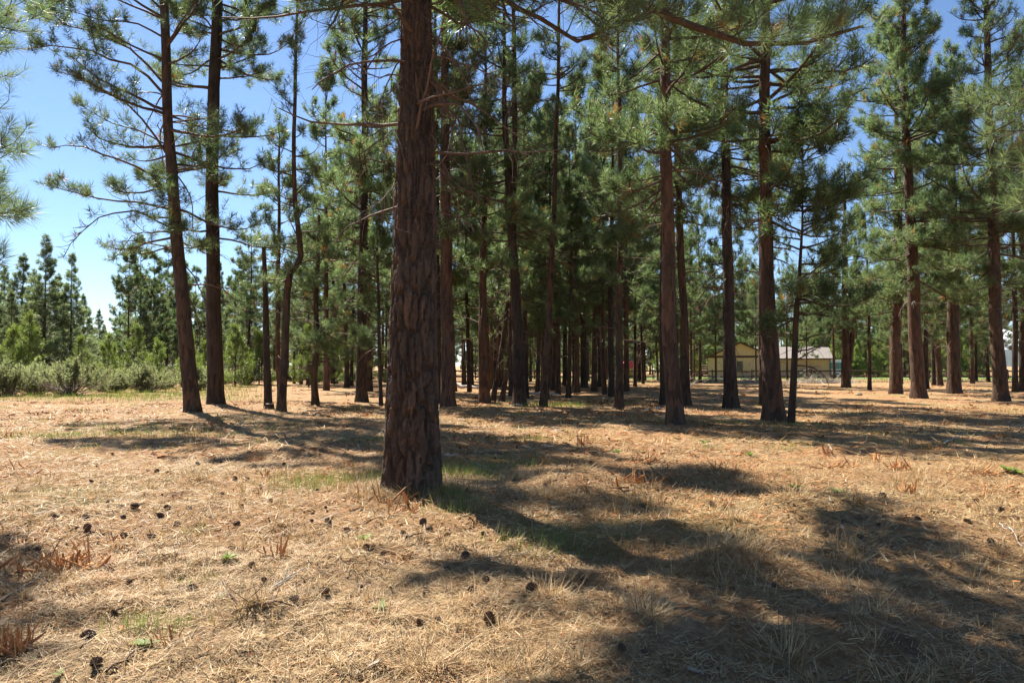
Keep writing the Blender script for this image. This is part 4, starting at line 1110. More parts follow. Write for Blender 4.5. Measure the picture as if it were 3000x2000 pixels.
for (a, b2, c2, d2) in [(wx - .38, wx - .30, wz0 - .05, wz1 + .05), (wx + .30, wx + .38, wz0 - .05, wz1 + .05), (wx - .298, wx + .298, wz0 - .05, wz0 + .03), (wx - .298, wx + .298, wz1 - .03, wz1 + .05), (wx - .298, wx + .298, (wz0 + wz1) / 2 - .02, (wz0 + wz1) / 2 + .02)]:
    MB().box(a, b2, -.075, -.052, c2, d2).build('frame', M['trim'], win)
pl = empty('leaning_pole', (X(2178, 99), 99.0, float(gz(X(2178, 99), 99))), 'dark pole leaning against the tan house gable', 'pole')
MB().tube([(0, -.2, 0), (-.4, .3, 1.6), (-.85, .9, 2.75)], [.05, .05, .04], 6).build('pole_shaft', M['trim'], pl)
MB().tube([(-.25, .05, .8), (-.1, .1, 1.0)], [.02, .015], 5).build('stub', M['trim'], pl)

# rail fence
def fence(label, x0, x1, Y, mat, name='rail_fence', span=2.45, h=1.18, gaps=()):
    e = empty(name, (x0, Y, 0), label, 'fence')
    n = int(round((x1 - x0) / span)); r = random.Random(3)
    post = MB().box(-.075, .075, -.075, .075, -.3, h + .06); pm = post.build('post', mat, e, bevel=.015); pm.location = (0, 0, float(gz(x0, Y)))
    rail = MB().tube([(-span / 2 - .06, 0, 0), (0, .01, .01), (span / 2 + .06, 0, 0)], [.085, .095, .085], 6).build('rail', mat, e)
    first = True
    for i in range(1, n + 1):
        p = pm.copy(); COL.objects.link(p); p.parent = e; x = i * span; p.location = (x, 0, float(gz(x0 + x, Y))); p.rotation_euler = (r.gauss(0, .02), r.gauss(0, .02), r.gauss(0, .1))
    for i in range(n):
        zc = float(gz(x0 + (i + .5) * span, Y))
        for zz_ in (.36, 1.02):
            o = rail if first else rail.copy()
            if not first: COL.objects.link(o); o.parent = e
            first = False
            o.location = ((i + .5) * span, -.13, zc + zz_ + r.gauss(0, .02)); o.rotation_euler = (r.uniform(0, 3), r.gauss(0, .012), r.gauss(0, .01))
    return e
fence('dark brown two-rail wooden fence running along the back of the clearing', X(1335, 92), X(3080, 92), 92.0, M['fence'])
fence('pale rail fence end showing left of the big trunk', X(940, 93), X(1150, 93), 93.0, M['fence_pale'])  # same kind of rail fence in a paler colour

# dog house, trailer, vehicle, shed, white building, small white box
dg = empty('dog_house', (X(2370, 96), 96.0, float(gz(X(2370, 96), 96))), 'small grey dog house with a black gable roof before the house wing', 'dog house')
MB().poly([(-.75, 0, -.1), (.75, 0, -.1), (.75, 0, .72), (0, 0, 1.16), (-.75, 0, .72), (-.75, 1.3, -.1), (.75, 1.3, -.1), (.75, 1.3, .72), (0, 1.3, 1.16), (-.75, 1.3, .72)], [(0, 1, 2, 3, 4), (9, 8, 7, 6, 5), (0, 4, 9, 5), (1, 6, 7, 2)]).build('wall', M['dog'], dg)
for s in (-1, 1):
    MB().poly([(0, -.15, 1.2), (s * 1.0, -.15, .62), (s * 1.0, 1.45, .62), (0, 1.45, 1.2), (0, -.15, 1.3), (s * 1.0, -.15, .72), (s * 1.0, 1.45, .72), (0, 1.45, 1.3)], [(0, 1, 2, 3), (7, 6, 5, 4), (0, 4, 5, 1), (1, 5, 6, 2), (2, 6, 7, 3)]).build('roof', M['dogroof'], dg)
MB().box(-.25, .25, -.02, -.004, .0, .6).build('doorway_shade_panel', M['glass'], dg)  # flat dark panel painting the shaded opening; the wall behind is closed

def wheel(parent, x, y, z, r, w):
    t = MB().tube([(x, y - w / 2, z), (x, y + w / 2, z)], [r, r], 14).build('wheel', M['tyre'], parent)
    MB().tube([(x, y - w / 2 - .012, z), (x, y - w / 2 + .01, z)], [r * .58, r * .58], 10).build('rim', M['rim'], t)
tr = empty('travel_trailer', (X(2436, 104), 104.0, float(gz(X(2436, 104), 104))), 'white and teal travel trailer beside the house wing', 'trailer')
MB().poly([(-1.0, 0, .45), (2.6, 0, .45), (2.6, 0, 2.2), (2.3, 0, 2.5), (-.7, 0, 2.5), (-1.0, 0, 2.2), (-1.0, 2.2, .45), (2.6, 2.2, .45), (2.6, 2.2, 2.2), (2.3, 2.2, 2.5), (-.7, 2.2, 2.5), (-1.0, 2.2, 2.2)],
          [(0, 1, 2, 3, 4, 5), (11, 10, 9, 8, 7, 6), (0, 6, 7, 1), (1, 7, 8, 2), (2, 8, 9, 3), (3, 9, 10, 4), (4, 10, 11, 5), (5, 11, 6, 0)]).build('body', M['white'], tr, bevel=.05)
MB().box(-.98, 2.58, -.03, -.004, 1.25, 2.15).build('side_band', M['teal'], tr)
MB().box(.3, 1.1, -.05, -.034, 1.45, 1.95).build('window', M['glass'], tr)
wheel(tr, .8, .05, .33, .33, .2)
MB().tube([(-1.0, 1.1, .45), (-2.0, 1.1, .45)], [.05, .05], 6).build('drawbar', M['trim'], tr)

cr = empty('parked_car', (X(2050, 106), 106.0, float(gz(X(2050, 106), 106))), 'dark sport utility vehicle parked left of the tan house', 'car')
prof = [(-2.3, .45), (-2.35, .95), (-1.5, 1.08), (-.85, 1.68), (1.9, 1.72), (2.3, 1.1), (2.35, .45)]
Vc = [(x, y, z) for y in (0, 1.8) for (x, z) in prof]; n = len(prof)
MB().poly(Vc, [tuple(range(n)), tuple(range(2 * n - 1, n - 1, -1))] + [(i, n + i, n + (i + 1) % n, (i + 1) % n) for i in range(n)]).build('body', M['carpaint'], cr, bevel=.06)
MB().poly([(-1.2, -.012, 1.12), (-.72, -.012, 1.58), (.4, -.012, 1.6), (.4, -.012, 1.12)], [(0, 3, 2, 1)]).build('side_window', M['glass'], cr)
MB().poly([(.5, -.012, 1.12), (.5, -.012, 1.6), (1.75, -.012, 1.62), (1.95, -.012, 1.12)], [(0, 3, 2, 1)]).build('side_window', M['glass'], cr)
MB().box(-.6, 1.7, .1, .14, 1.75, 1.8).build('roof_rack', M['rim'], cr); MB().box(-2.37, 2.37, -.02, -.004, 1.0, 1.06).build('trim_strip', M['rim'], cr)
for wx_ in (-1.45, 1.5): wheel(cr, wx_, .02, .36, .36, .22)

sh = empty('shed', (X(1848, 98), 98.0, float(gz(X(1848, 98), 98))), 'small golden wooden shed with a rounded red roof behind the fence', 'shed')
for i in range(9):
    x = -1.35 + i * .3
    MB().box(x, x + .29, 0, .06, 0, 1.35).build('board', M['goldwood'], sh)
MB().box(-1.34, 1.33, .07, 2.2, 0, 1.34).build('wall', M['goldwood'], sh)
a = np.linspace(0, math.pi, 9); arc = [(-1.5 * math.cos(t), 1.36 + .95 * math.sin(t)) for t in a]
Vr = [(x, y, z) for y in (-.15, 2.4) for (x, z) in arc]; n = len(arc)
MB().poly(Vr, [tuple(range(n)), tuple(range(2 * n - 1, n - 1, -1))] + [(i, i + 1, n + i + 1, n + i) for i in range(n - 1)] + [(0, n, 2 * n - 1, n - 1)]).build('roof', M['redroof'], sh)

wb = empty('outbuilding', (X(2680, 135), 135.0, float(gz(X(2680, 135), 135))), 'long white outbuilding glimpsed between trunks far at right', 'building')
MB().box(-5.2, 5.4, 0, 6, -.2, 2.3).build('wall', M['white_wall'], wb)
MB().poly([(-5.7, -.5, 2.2), (5.9, -.5, 2.2), (5.9, 3, 3.6), (-5.7, 3, 3.6), (-5.7, 6.5, 2.2), (5.9, 6.5, 2.2)], [(0, 1, 2, 3), (3, 2, 5, 4), (0, 3, 4), (1, 5, 2)]).build('roof', M['dogroof'], wb)
for wx_ in (-3, 0, 3): MB().box(wx_ - .5, wx_ + .5, -.03, -.004, .9, 1.9).build('window', M['glass'], wb)
bx = empty('mailbox', (X(1917, 95), 95.0, float(gz(X(1917, 95), 95))), 'white rounded box on a thin pale post behind the fence', 'mailbox')
MB().box(-.05, .05, -.05, .05, -.2, 1.0).build('post', M['fence_pale'], bx)
a = np.linspace(0, math.pi, 7); arc = [(-.2, 1.0)] + [(-.2 * math.cos(t), 1.15 + .2 * math.sin(t)) for t in a] + [(.2, 1.0)]
n = len(arc); Vr = [(x, y, z) for y in (-.3, .3) for (x, z) in arc]
MB().poly(Vr, [tuple(range(n)), tuple(range(2 * n - 1, n - 1, -1))] + [(i, (i + 1) % n, n + (i + 1) % n, n + i) for i in range(n)]).build('box', M['white'], bx)

# brush piles before the fence
def brush(px, py, w, label, seed, h=.5):
    p = on_ground(px, py); r = np.random.default_rng(seed); n = 150
    P0 = np.stack([r.normal(0, w / 2.6, n), r.normal(0, .5, n), np.abs(r.normal(0, h * .35, n))], 1)
    P0[:, 2] *= np.exp(-(P0[:, 0] / (w * .6)) ** 2)
    P = grow(r, P0, r.random(n) * 6.28, np.radians(r.normal(5, 16, n)), r.uniform(.4, 1.6, n), 5, wob=.2)
    P[:, :, 2] = np.maximum(P[:, :, 2], .01)
    Vb, Qb = tubes(P, r.uniform(.008, .03, (n, 1)) * np.linspace(1, .5, 5)[None], 4)
    e = tag(obj('brush_pile', mesh_np('brush_pile', Vb, quads=Qb, mat=M['dead_pale'], smooth_shade=True), loc=p), label, 'brush pile', 'brush piles along the fence')
brush(2105, 1116, 2.4, 'low grey brush pile in front of the house gable', 1)
brush(2215, 1120, 3.0, 'low grey brush pile at the foot of the fence by the thick red-barked pine', 2)
brush(2370, 1122, 3.0, 'grey brush pile with long poles before the dog house', 3)
brush(2450, 1122, 2.6, 'grey brush pile beside the twin-stemmed pine', 4)
brush(1985, 1126, 2.0, 'small brush heap left of the tan house', 5)

# mountain
mx = np.linspace(3200, 9000, 120); my = np.linspace(0, 1, 24)
MX, MT = np.meshgrid(mx, my)
ridge = 330 * np.exp(-((MX - 5200) / 900.0) ** 2) + 140 * np.exp(-((MX - 4100) / 500.0) ** 2) + 60
ridge = ridge * (1 + .25 * fbm(MX / 420.0, MT * 0 + 2, 3, 4))
MY = 6300 + MT * 2200
prof_ = np.sin(np.clip(MT, 0, 1) * math.pi)
MZ = ridge * prof_ * (1 + .25 * fbm(MX / 260.0, MT * 6, 9, 4)) - 12
ii = (np.arange(23)[:, None] * 120 + np.arange(119)[None, :]).ravel()
m, nt, out = new_mat('mountain')
g = N(nt, 'ShaderNodeNewGeometry'); sp = N(nt, 'ShaderNodeSeparateXYZ'); nt.links.new(g.outputs['Position'], sp.inputs[0])
nz = N(nt, 'ShaderNodeTexNoise', Scale=.006, Detail=6.0); nt.links.new(g.outputs['Position'], nz.inputs['Vector'])
mm = N(nt, 'ShaderNodeMath', operation='MULTIPLY_ADD'); mm.inputs[1].default_value = 260.0; nt.links.new(nz.outputs['Fac'], mm.inputs[0]); nt.links.new(sp.outputs['Z'], mm.inputs[2])
mr = N(nt, 'ShaderNodeMapRange'); mr.inputs['From Min'].default_value = 285; mr.inputs['From Max'].default_value = 340; nt.links.new(mm.outputs[0], mr.inputs['Value'])
mxn = N(nt, 'ShaderNodeMixRGB'); mxn.inputs[1].default_value = (.05, .07, .06, 1); mxn.inputs[2].default_value = (.8, .82, .85, 1); nt.links.new(mr.outputs[0], mxn.inputs[0])
b_ = N(nt, 'ShaderNodeBsdfPrincipled'); b_.inputs['Roughness'].default_value = .9; nt.links.new(mxn.outputs[0], b_.inputs['Base Color']); nt.links.new(b_.outputs[0], out.inputs[0])
tag(obj('mountain', mesh_np('mountain', np.stack([MX.ravel(), MY.ravel(), MZ.ravel()], 1), quads=np.stack([ii, ii + 1, ii + 121, ii + 120], 1), mat=m, smooth_shade=True)), 'distant mountain with snow patches', kind='structure')

# ------------------------------------------------------------------ ground litter
rg = np.random.default_rng(2024)
def in_view(n, d0, d1, power=1.0, margin=.78):
    """points spread evenly over the ground in front"""
    u = rg.random(n); Y = np.sqrt(d0 ** 2 + (d1 ** 2 - d0 ** 2) * u)
    if power != 1.0: Y = d0 + (d1 - d0) * u ** power
    return (rg.random(n) * 2 - 1) * margin * Y, Y
def blades(x, y, L, w, pitch, az, tint, lift=0.0):
    n = len(x); z = gz(x, y) + lift
    b = np.stack([x, y, z], 1)
    d = np.stack([np.cos(pitch) * np.sin(az), np.cos(pitch) * np.cos(az), np.sin(pitch)], 1)
    side = np.stack([np.cos(az), -np.sin(az), rg.normal(0, .35, n)], 1); side /= np.linalg.norm(side, axis=1, keepdims=True)
    V = np.empty((n, 3, 3)); V[:, 0] = b - side * (w / 2)[:, None]; V[:, 1] = b + side * (w / 2)[:, None]; V[:, 2] = b + d * L[:, None]
    zt = gz(V[:, 2, 0], V[:, 2, 1]); V[:, 2, 2] = np.maximum(V[:, 2, 2], zt + .002)
    return V.reshape(-1, 3), tint
BV = []; BT = []
def tint_for(x, y):
    n = len(x)
    o = fbm(x * .5, y * .5, 61, 3) + .6 * fbm(x * 2, y * 2, 62, 2) + .25 * smooth(8, 13, y)
    t = np.clip(rg.normal(.55, .2, n), .02, .77)
    isor = rg.random(n) < np.clip(.16 + .5 * smooth(.1, .65, o), 0, .72)
    return np.where(isor, rg.uniform(.82, 1.0, n), t)
for (n, d0, d1, l0, l1, w0, w1) in [(95000, 2.9, 6.5, .035, .15, .003, .0065), (80000, 6.0, 13.0, .05, .18, .006, .013), (34000, 12.5, 30.0, .12, .35, .014, .03)]:
    x, y = in_view(n, d0, d1)
    keep = rg.random(n) < np.clip(.75 + .9 * fbm(x * .9, y * .9, 70, 3), .12, 1); x, y = x[keep], y[keep]; n = len(x)
    v, t = blades(x, y, rg.uniform(l0, l1, n), rg.uniform(w0, w1, n), np.radians(rg.normal(7, 11, n)), rg.random(n) * 6.283, tint_for(x, y), rg.uniform(0, .015, n))
    BV.append(v); BT.append(t)
# dry tussocks: arching blades in clumps
nt_ = 420
tx, ty = in_view(nt_, 3.0, 11.0)
extra = [ground_at(px, py) for (px, py) in [(2180, 1690), (2080, 1700), (2120, 1690), (1600, 1760), (2480, 1620), (720, 1805), (1050, 1620), (1900, 1830), (2300, 1930), (1560, 1960), (1240, 1940), (1700, 1950), (2330, 1500), (2520, 1505), (2150, 1560), (1900, 1480)]]
tx = np.r_[tx, [p[0] for p in extra]]; ty = np.r_[ty, [p[1] for p in extra]]
cnt = np.r_[rg.integers(14, 50, nt_), np.full(len(extra), 110)]
idx = np.repeat(np.arange(len(tx)), cnt); sc_ = np.r_[rg.uniform(.6, 1.1, nt_), np.full(len(extra), 1.25)][idx]
n = len(idx); rad = np.abs(rg.normal(0, .09, n)) * sc_; aa = rg.random(n) * 6.283
x = tx[idx] + rad * np.sin(aa); y = ty[idx] + rad * np.cos(aa)
v, t = blades(x, y, rg.uniform(.10, .26, n) * sc_, rg.uniform(.003, .006, n) * (1 + .08 * y), np.radians(np.clip(rg.normal(34, 20, n), 0, 85)), aa + rg.normal(0, .8, n), np.clip(rg.normal(.5, .2, n), .05, .78), 0)
BV.append(v); BT.append(t)
# brown twigs, bark bits and duff clumps
for (n, d0, d1, l0, l1, w0, w1) in [(5200, 2.9, 7.5, .04, .22, .005, .012), (5200, 7.0, 16.0, .06, .3, .008, .02), (4200, 15.0, 34.0, .12, .5, .02, .05)]:
    x, y = in_view(n, d0, d1)
    keep = rg.random(n) < np.clip(.35 + 1.3 * fbm(x * .7 + 9, y * .7, 90, 3), .04, 1); x, y = x[keep], y[keep]; n = len(x)
    v, t = blades(x, y, rg.uniform(l0, l1, n), rg.uniform(w0, w1, n), np.radians(rg.normal(8, 10, n)), rg.random(n) * 6.283, np.clip(rg.normal(.07, .08, n), 0, .3), rg.uniform(.004, .03, n))
    BV.append(v); BT.append(t)
# needle litter heaped round the foot of the big tree
n = 5200; aa = rg.random(n) * 6.283; rad = .36 + np.abs(rg.normal(0, .22, n))
x = T1[0] + rad * np.sin(aa); y = T1[1] + rad * np.cos(aa)
v, t = blades(x, y, rg.uniform(.06, .2, n), rg.uniform(.004, .009, n), np.radians(rg.normal(16, 16, n)), rg.random(n) * 6.283, np.clip(rg.normal(.4, .2, n), .02, .77), rg.uniform(0, .05, n) * np.exp(-(rad - .36) / .2))
BV.append(v); BT.append(t)
V = np.concatenate(BV); tag(obj('needle_litter', mesh_np('needle_litter', V, tris=np.arange(len(V)).reshape(-1, 3), mat=M['litter'], tint=np.concatenate(BT))), 'dry straw and fallen pine needles covering the ground', kind='stuff')

# shredded wood chips
def chips(n, d0, d1, l0, l1):
    x, y = in_view(n, d0, d1)
    o = fbm(x * .35, y * .35, 61, 3) + .5 * fbm(x * 1.5, y * 1.5, 64, 2) + .2 * smooth(7, 12, y)
    keep = o > rg.uniform(-.05, .42, n); x, y = x[keep], y[keep]; n = len(x)
    z = gz(x, y) + rg.uniform(.004, .03, n)
    az = rg.random(n) * 6.283; pt = rg.normal(0.05, .25, n); L = rg.uniform(l0, l1, n); w = L * rg.uniform(.06, .28, n)
    d = np.stack([np.cos(pt) * np.sin(az), np.cos(pt) * np.cos(az), np.sin(pt)], 1)
    s = np.stack([np.cos(az), -np.sin(az), rg.normal(0, .6, n)], 1); s /= np.linalg.norm(s, axis=1, keepdims=True)
    c = np.stack([x, y, z], 1); V = np.empty((n, 4, 3))
    V[:, 0] = c - d * (L / 2)[:, None] - s * (w / 2)[:, None]; V[:, 1] = c - d * (L / 2.6)[:, None] + s * (w / 2)[:, None]
    V[:, 2] = c + d * (L / 2)[:, None] + s * (w / 3)[:, None]; V[:, 3] = c + d * (L / 2.3)[:, None] - s * (w / 2)[:, None]
    return V.reshape(-1, 3), np.clip(rg.normal(.5, .22, n), 0, 1)
a1, t1 = chips(20000, 4.0, 14.0, .02, .10); a2, t2 = chips(26000, 13.0, 34.0, .05, .24); a3, t3 = chips(9000, 30.0, 60.0, .15, .4)
V = np.concatenate([a1, a2, a3]); tag(obj('wood_chip_litter', mesh_np('wood_chip_litter', V, quads=np.arange(len(V)).reshape(-1, 4), mat=M['chips'], tint=np.concatenate([t1, t2, t3]))), 'orange shredded wood chips strewn over the clearing', kind='stuff')

# green grass: sparse blades in patches
GV = []; GT = []
def gpatch(px, py, n, rx, ry, h0, h1, dens=1.0):
    p = on_ground(px, py); x = p[0] + rg.normal(0, rx, n); y = p[1] + rg.normal(0, ry, n)
    wf = max(1.0, p[1] / 9.0)
    v, t = blades(x, y, rg.uniform(h0, h1, n), rg.uniform(.003, .006, n) * wf, np.radians(rg.uniform(45, 90, n)), rg.random(n) * 6.283, np.clip(rg.normal(.55, .28, n), 0, 1))
    GV.append(v); GT.append(t)
for a in [(980, 1405, 800, .5, .35, .07, .2), (900, 1425, 450, .3, .25, .06, .17), (1360, 1395, 800, .35, .4, .08, .24), (1440, 1370, 450, .5, .35, .08, .22), (1090, 1400, 300, .2, .3, .06, .18), (1310, 1450, 250, .12, .2, .08, .2), (1370, 1490, 160, .12, .12, .1, .25), (1340, 1500, 160, .3, .15, .06, .16), (1620, 1590, 260, .3, .2, .1, .24), (1700, 1610, 260, .4, .2, .08, .2), (410, 1835, 120, .1, .08, .08, .17), (560, 1560, 60, .12, .08, .05, .12),
          (580, 1700, 60, .1, .1, .05, .12), (330, 1270, 500, 1.6, .6, .08, .2), (100, 1285, 250, .9, .4, .08, .18), (450, 1275, 350, .9, .5, .08, .2), (1560, 1290, 300, .8, .4, .1, .22), (2200, 1240, 400, 1.5, .5, .1, .2), (2480, 1245, 300, 1.2, .6, .1, .2), (1600, 1190, 350, 1.0, .7, .12, .28), (1580, 1190, 260, .5, .4, .12, .3), (1700, 1190, 150, .4, .4, .1, .25), (2600, 1275, 200, .8, .3, .08, .18), (1140, 1290, 200, .8, .3, .08, .18), (540, 1835, 60, .08, .06, .05, .12)]:
    gpatch(*a)
for k in range(90):
    gpatch(rg.uniform(0, 3000), rg.uniform(1180, 1330), int(rg.integers(20, 90)), rg.uniform(.15, .6), rg.uniform(.1, .5), .06, .2)
for k in range(120):       # edge of the scrub on the left
    gpatch(rg.uniform(-40, 720), rg.uniform(1128, 1175), 60, 1.0, .8, .12, .4)
for k in range(110):       # foot of the fence on the right
    gpatch(rg.uniform(1560, 3000), rg.uniform(1108, 1122), 40, 1.4, .8, .12, .35)
V = np.concatenate(GV); tag(obj('green_grass', mesh_np('green_grass', V, tris=np.arange(len(V)).reshape(-1, 3), mat=M['grass'], tint=np.concatenate(GT))), 'sparse green grass growing through the litter', kind='stuff')

# ------------------------------------------------------------------ pine cones
def cone_mesh(seed, squash=1.0):
    r = random.Random(seed); Vv = []; Ff = []
    L, W = .10, .042
    def rad(t): return W * math.sin(math.pi * (0.12 + .82 * t)) ** .7
    ns = 58
    for i in range(ns):
        t = (i + .5) / ns; a = i * 2.39996; rr = rad(t)
        u = Vector((math.cos(a), math.sin(a), 0)); s = Vector((-math.sin(a), math.cos(a), 0)); z = (t - .5) * L
        tip = u * rr * r.uniform(.95, 1.2) + Vector((0, 0, z + .010 - .018 * (1 - t))); root_ = u * rr * .25 + Vector((0, 0, z))
        wd = .011 * (.6 + .6 * math.sin(math.pi * t)); mid = u * rr * .75 + Vector((0, 0, z + .006))
        b0 = len(Vv); Vv += [root_, mid + s * wd, tip, mid - s * wd, mid + Vector((0, 0, -.006))]
        Ff += [(b0, b0 + 1, b0 + 2, b0 + 3), (b0, b0 + 4, b0 + 1), (b0 + 1, b0 + 4, b0 + 2), (b0 + 2, b0 + 4, b0 + 3), (b0, b0 + 3, b0 + 4)]
    k = 7; b0 = len(Vv)
    for j in range(5):
        for i in range(k):
            t = j / 4; a = i / k * 6.283; Vv.append(Vector((math.cos(a) * rad(t) * .6, math.sin(a) * rad(t) * .6, (t - .5) * L)))
    Ff += [(b0 + j * k + i, b0 + j * k + (i + 1) % k, b0 + (j + 1) * k + (i + 1) % k, b0 + (j + 1) * k + i) for j in range(4) for i in range(k)]
    me = bpy.data.meshes.new('pine_cone'); me.from_pydata([tuple(v) for v in Vv], [], Ff); me.update(); me.materials.append(M['cone']); return me
CM = [cone_mesh(i) for i in range(4)]
rc = random.Random(31)
CONES = []
def pine_cone(px, py, label='dark open pine cone lying on the straw', s=1.0, group='pine cones on the ground'):
    p = on_ground(px, py)
    o = obj('pine_cone', CM[rc.randrange(4)], loc=(p[0], p[1], p[2] + rc.uniform(.006, .03) * s)); k = .64 * s * rc.choice([.6, .75, .9, 1.0, 1.15, 1.3]); o.scale = (k, k, k)
    o.rotation_euler = (rc.uniform(1.0, 2.1), rc.uniform(-.4, .4), rc.uniform(0, 6.28)); tag(o, label, 'pine cone', group); CONES.append(o) if label.startswith('dark open') else mark(o)
zl_ = [(910, 280), (1355, 225), (1210, 235), (1515, 310), (1710, 345), (1760, 305), (740, 490), (828, 508), (755, 560), (530, 560), (985, 545), (1025, 505), (535, 635), (760, 680), (1080, 605), (1450, 600), (1915, 525), (1995, 520), (1910, 580), (2010, 595), (235, 735), (310, 795), (1250, 770), (1415, 745), (1055, 850), (790, 970), (1180, 990), (1115, 950), (1990, 1045), (1890, 720), (1480, 500), (1160, 505), (560, 355), (100, 375), (1440, 320), (960, 275), (1740, 240), (1660, 480), (700, 1100), (860, 790), (1620, 960), (590, 1460), (330, 575), (660, 490), (1540, 860)]
for (x, y) in zl_: pine_cone(x / 2.091, y / 2.091 + 1250, s=1.05)
zc_ = [(540, 640), (650, 670), (255, 800), (885, 945), (1050, 1090), (1850, 1385), (1070, 440), (1720, 1360), (155, 755), (1165, 670), (35, 650), (500, 605), (1000, 705), (380, 670), (1480, 960), (595, 1190), (760, 800), (120, 1000), (520, 1020), (870, 660), (1420, 520), (1850, 500), (1250, 360), (940, 210)]
for (x, y) in zc_: pine_cone(x / 2.091 + 1000, y / 2.091 + 1250, s=1.05)
zr_ = [(1225, 430), (1800, 465), (1755, 495), (1530, 530), (970, 690), (870, 670), (480, 675), (180, 480), (1085, 690), (1890, 710), (350, 410), (1950, 510), (1510, 235), (1440, 575), (1200, 600), (560, 930), (1500, 870), (300, 1000), (1850, 1230), (860, 70)]
for (x, y) in zr_: pine_cone(x / 2.091 + 2000, y / 2.091 + 1250, s=1.05)
for (px, py, s, lb_) in [(1433, 1831, 1.35, 'largest upright pine cone, in the straw at lower centre'), (1383, 1733, 1.2, 'pine cone with pale scale tips at the edge of the shade'), (1557, 1737, 1.15, 'greyish pine cone sitting alone in the half shade'),
                     (1230, 1835, 1.2, 'pine cone lying left of the largest upright cone'), (258, 1874, 1.25, 'dark pine cone alone in the sunny lower left straw'), (860, 1760, 1.2, 'pine cone beside the grey twig tangle'), (445, 1575, 1.2, 'pine cone leaning on the straw at left centre of the sunny ground'), (1310, 1668, 1.2, 'pine cone at the top edge of the broken shade')]:
    pine_cone(px, py, lb_, s)
for k in range(12):
    pine_cone(rc.uniform(20, 2980), rc.uniform(1330, 1600), s=1.0)

# ------------------------------------------------------------------ shredded shrub stubs
FSTUB = []
def stub(px, py, h, label, seed, n=16, spread=1.0, flat=0.0, group='shredded shrub stubs'):
    n = int(n * 1.8); h = h * .85
    p = on_ground(px, py); r = np.random.default_rng(seed)
    az = r.random(n) * 6.283; el = np.radians(np.clip(r.normal(60 - 58 * flat, 22 - 10 * flat, n), 2, 90)); L = h * r.uniform(.3, 1.0, n)
    if flat > .5: az = np.where(r.random(n) < .7, r.choice([-1.5, 1.6], n) + r.normal(0, .45, n), az)
    P0 = np.stack([r.normal(0, .05 * spread * (1 + flat), n), r.normal(0, .04 * spread, n), np.full(n, -.02)], 1)
    P = grow(r, P0, az, el, L, 5, tip=np.radians(r.normal(0, 14, n)), wob=.09)
    P[:, :, 2] = np.maximum(P[:, :, 2], -.02) + .015
    w = np.clip(h * r.uniform(.018, .055, n), .0045, .018)
    e = empty('shrub_stub', p, label, 'shrub stub', group)
    FSTUB.append(e) if group.startswith('far') else mark(e)
    nb_ = min(n // 4, 8)
    for k_ in range(nb_):
        Va, Qa = tubes(P[k_:k_ + 1], w[k_:k_ + 1, None] * np.array([1.3, 1.2, 1.1, 1.0, .5])[None], 5)
        obj('stem', mesh_np('stem', Va, quads=Qa, mat=M['shred'], tint=np.full(len(Qa), r.uniform(.1, .6))), e)
    # frayed splinters: flat tapering strips
    S = P[nb_:]; ws = w[nb_:] * .8; side = r.normal(size=(len(S), 3)); side /= np.linalg.norm(side, axis=1, keepdims=True)
    tp = np.array([1, 1, .95, .8, .3])
    Vl = S + side[:, None, :] * (ws[:, None] * tp[None])[..., None]; Vr_ = S - side[:, None, :] * (ws[:, None] * tp[None])[..., None]
    Vs = np.stack([Vl, Vr_], 2).reshape(len(S), 10, 3); q = np.array([(2 * i, 2 * i + 1, 2 * i + 3, 2 * i + 2) for i in range(4)])
    Qs = (np.arange(len(S))[:, None, None] * 10 + q[None]).reshape(-1, 4)
    obj('splinters', mesh_np('splinters', Vs.reshape(-1, 3), quads=Qs, mat=M['shred'], tint=np.repeat(np.clip(r.normal(.62, .2, len(S)), 0, 1), 4)), e)
A_ = lambda x, y: (x / 2.091, y / 2.091 + 1250); B_ = lambda x, y: (x / 2.091 + 1000, y / 2.091 + 1250); C_ = lambda x, y: (x / 2.091 + 2000, y / 2.091 + 1250)
stub(*A_(250, 880), .42, 'wide flattened shredded shrub lying at the left side', 1, 60, 3.5, .75)
stub(*A_(450, 860), .34, 'splintered orange stub at the right end of the flattened shrub', 2, 26, 1.6, .3)
stub(*A_(40, 1385), .26, 'bushy orange frayed stub in the lower left corner', 3, 50, 1.2, 0)
stub(*A_(1690, 795), .20, 'upright torn orange stub in the straw left of centre', 4, 16, 1.0)
stub(*A_(1640, 305), .17, 'small orange stub left of the big trunk, near the grass', 5, 16)
stub(*A_(1570, 190), .30, 'broad orange stub heap left of the big trunk at the shade edge', 6, 34, 2.2, .6)
stub(*A_(690, 700), .17, 'tiny curled orange stub in the sunny left straw', 7, 9)
stub(*A_(60, 60), .25, 'orange stub at the far left edge of the clearing', 8, 18, 1.4)
stub(*A_(60, 265), .3, 'low orange stub heap at the left edge in the sun', 9, 34, 2.5, .7)
stub(*A_(250, 300), .3, 'spread orange splinters right of the left-edge heap', 10, 26, 3.0, .85)
stub(*B_(255, 465), .46, 'gnarled bare root stub right at the foot of the big trunk', 11, 14, 2.4, .35)
stub(*B_(400, 500), .26, 'thin twiggy stub in front of the big trunk', 12, 14, 2.0, .1)
stub(*B_(1480, 120), .34, 'tallest two-pronged stub right of the big trunk', 13, 18, 1.6, .1)
stub(*B_(1230, 235), .26, 'bright orange stub right of the big trunk, beside a smaller one', 14, 18, 1.2)
stub(*B_(1130, 190), .18, 'small round orange stub right of the big trunk', 15, 16)
stub(*B_(45, 245), .17, 'small orange stub touching the left edge of the big trunk', 16, 16)
stub(*B_(1860, 230), .28, 'many-pronged stub in the sun beyond the dark mound', 17, 24, 2.0, .3)
stub(*B_(1920, 330), .30, 'low splintered stub at the upper edge of the dark mound', 18, 30, 2.6, .6)
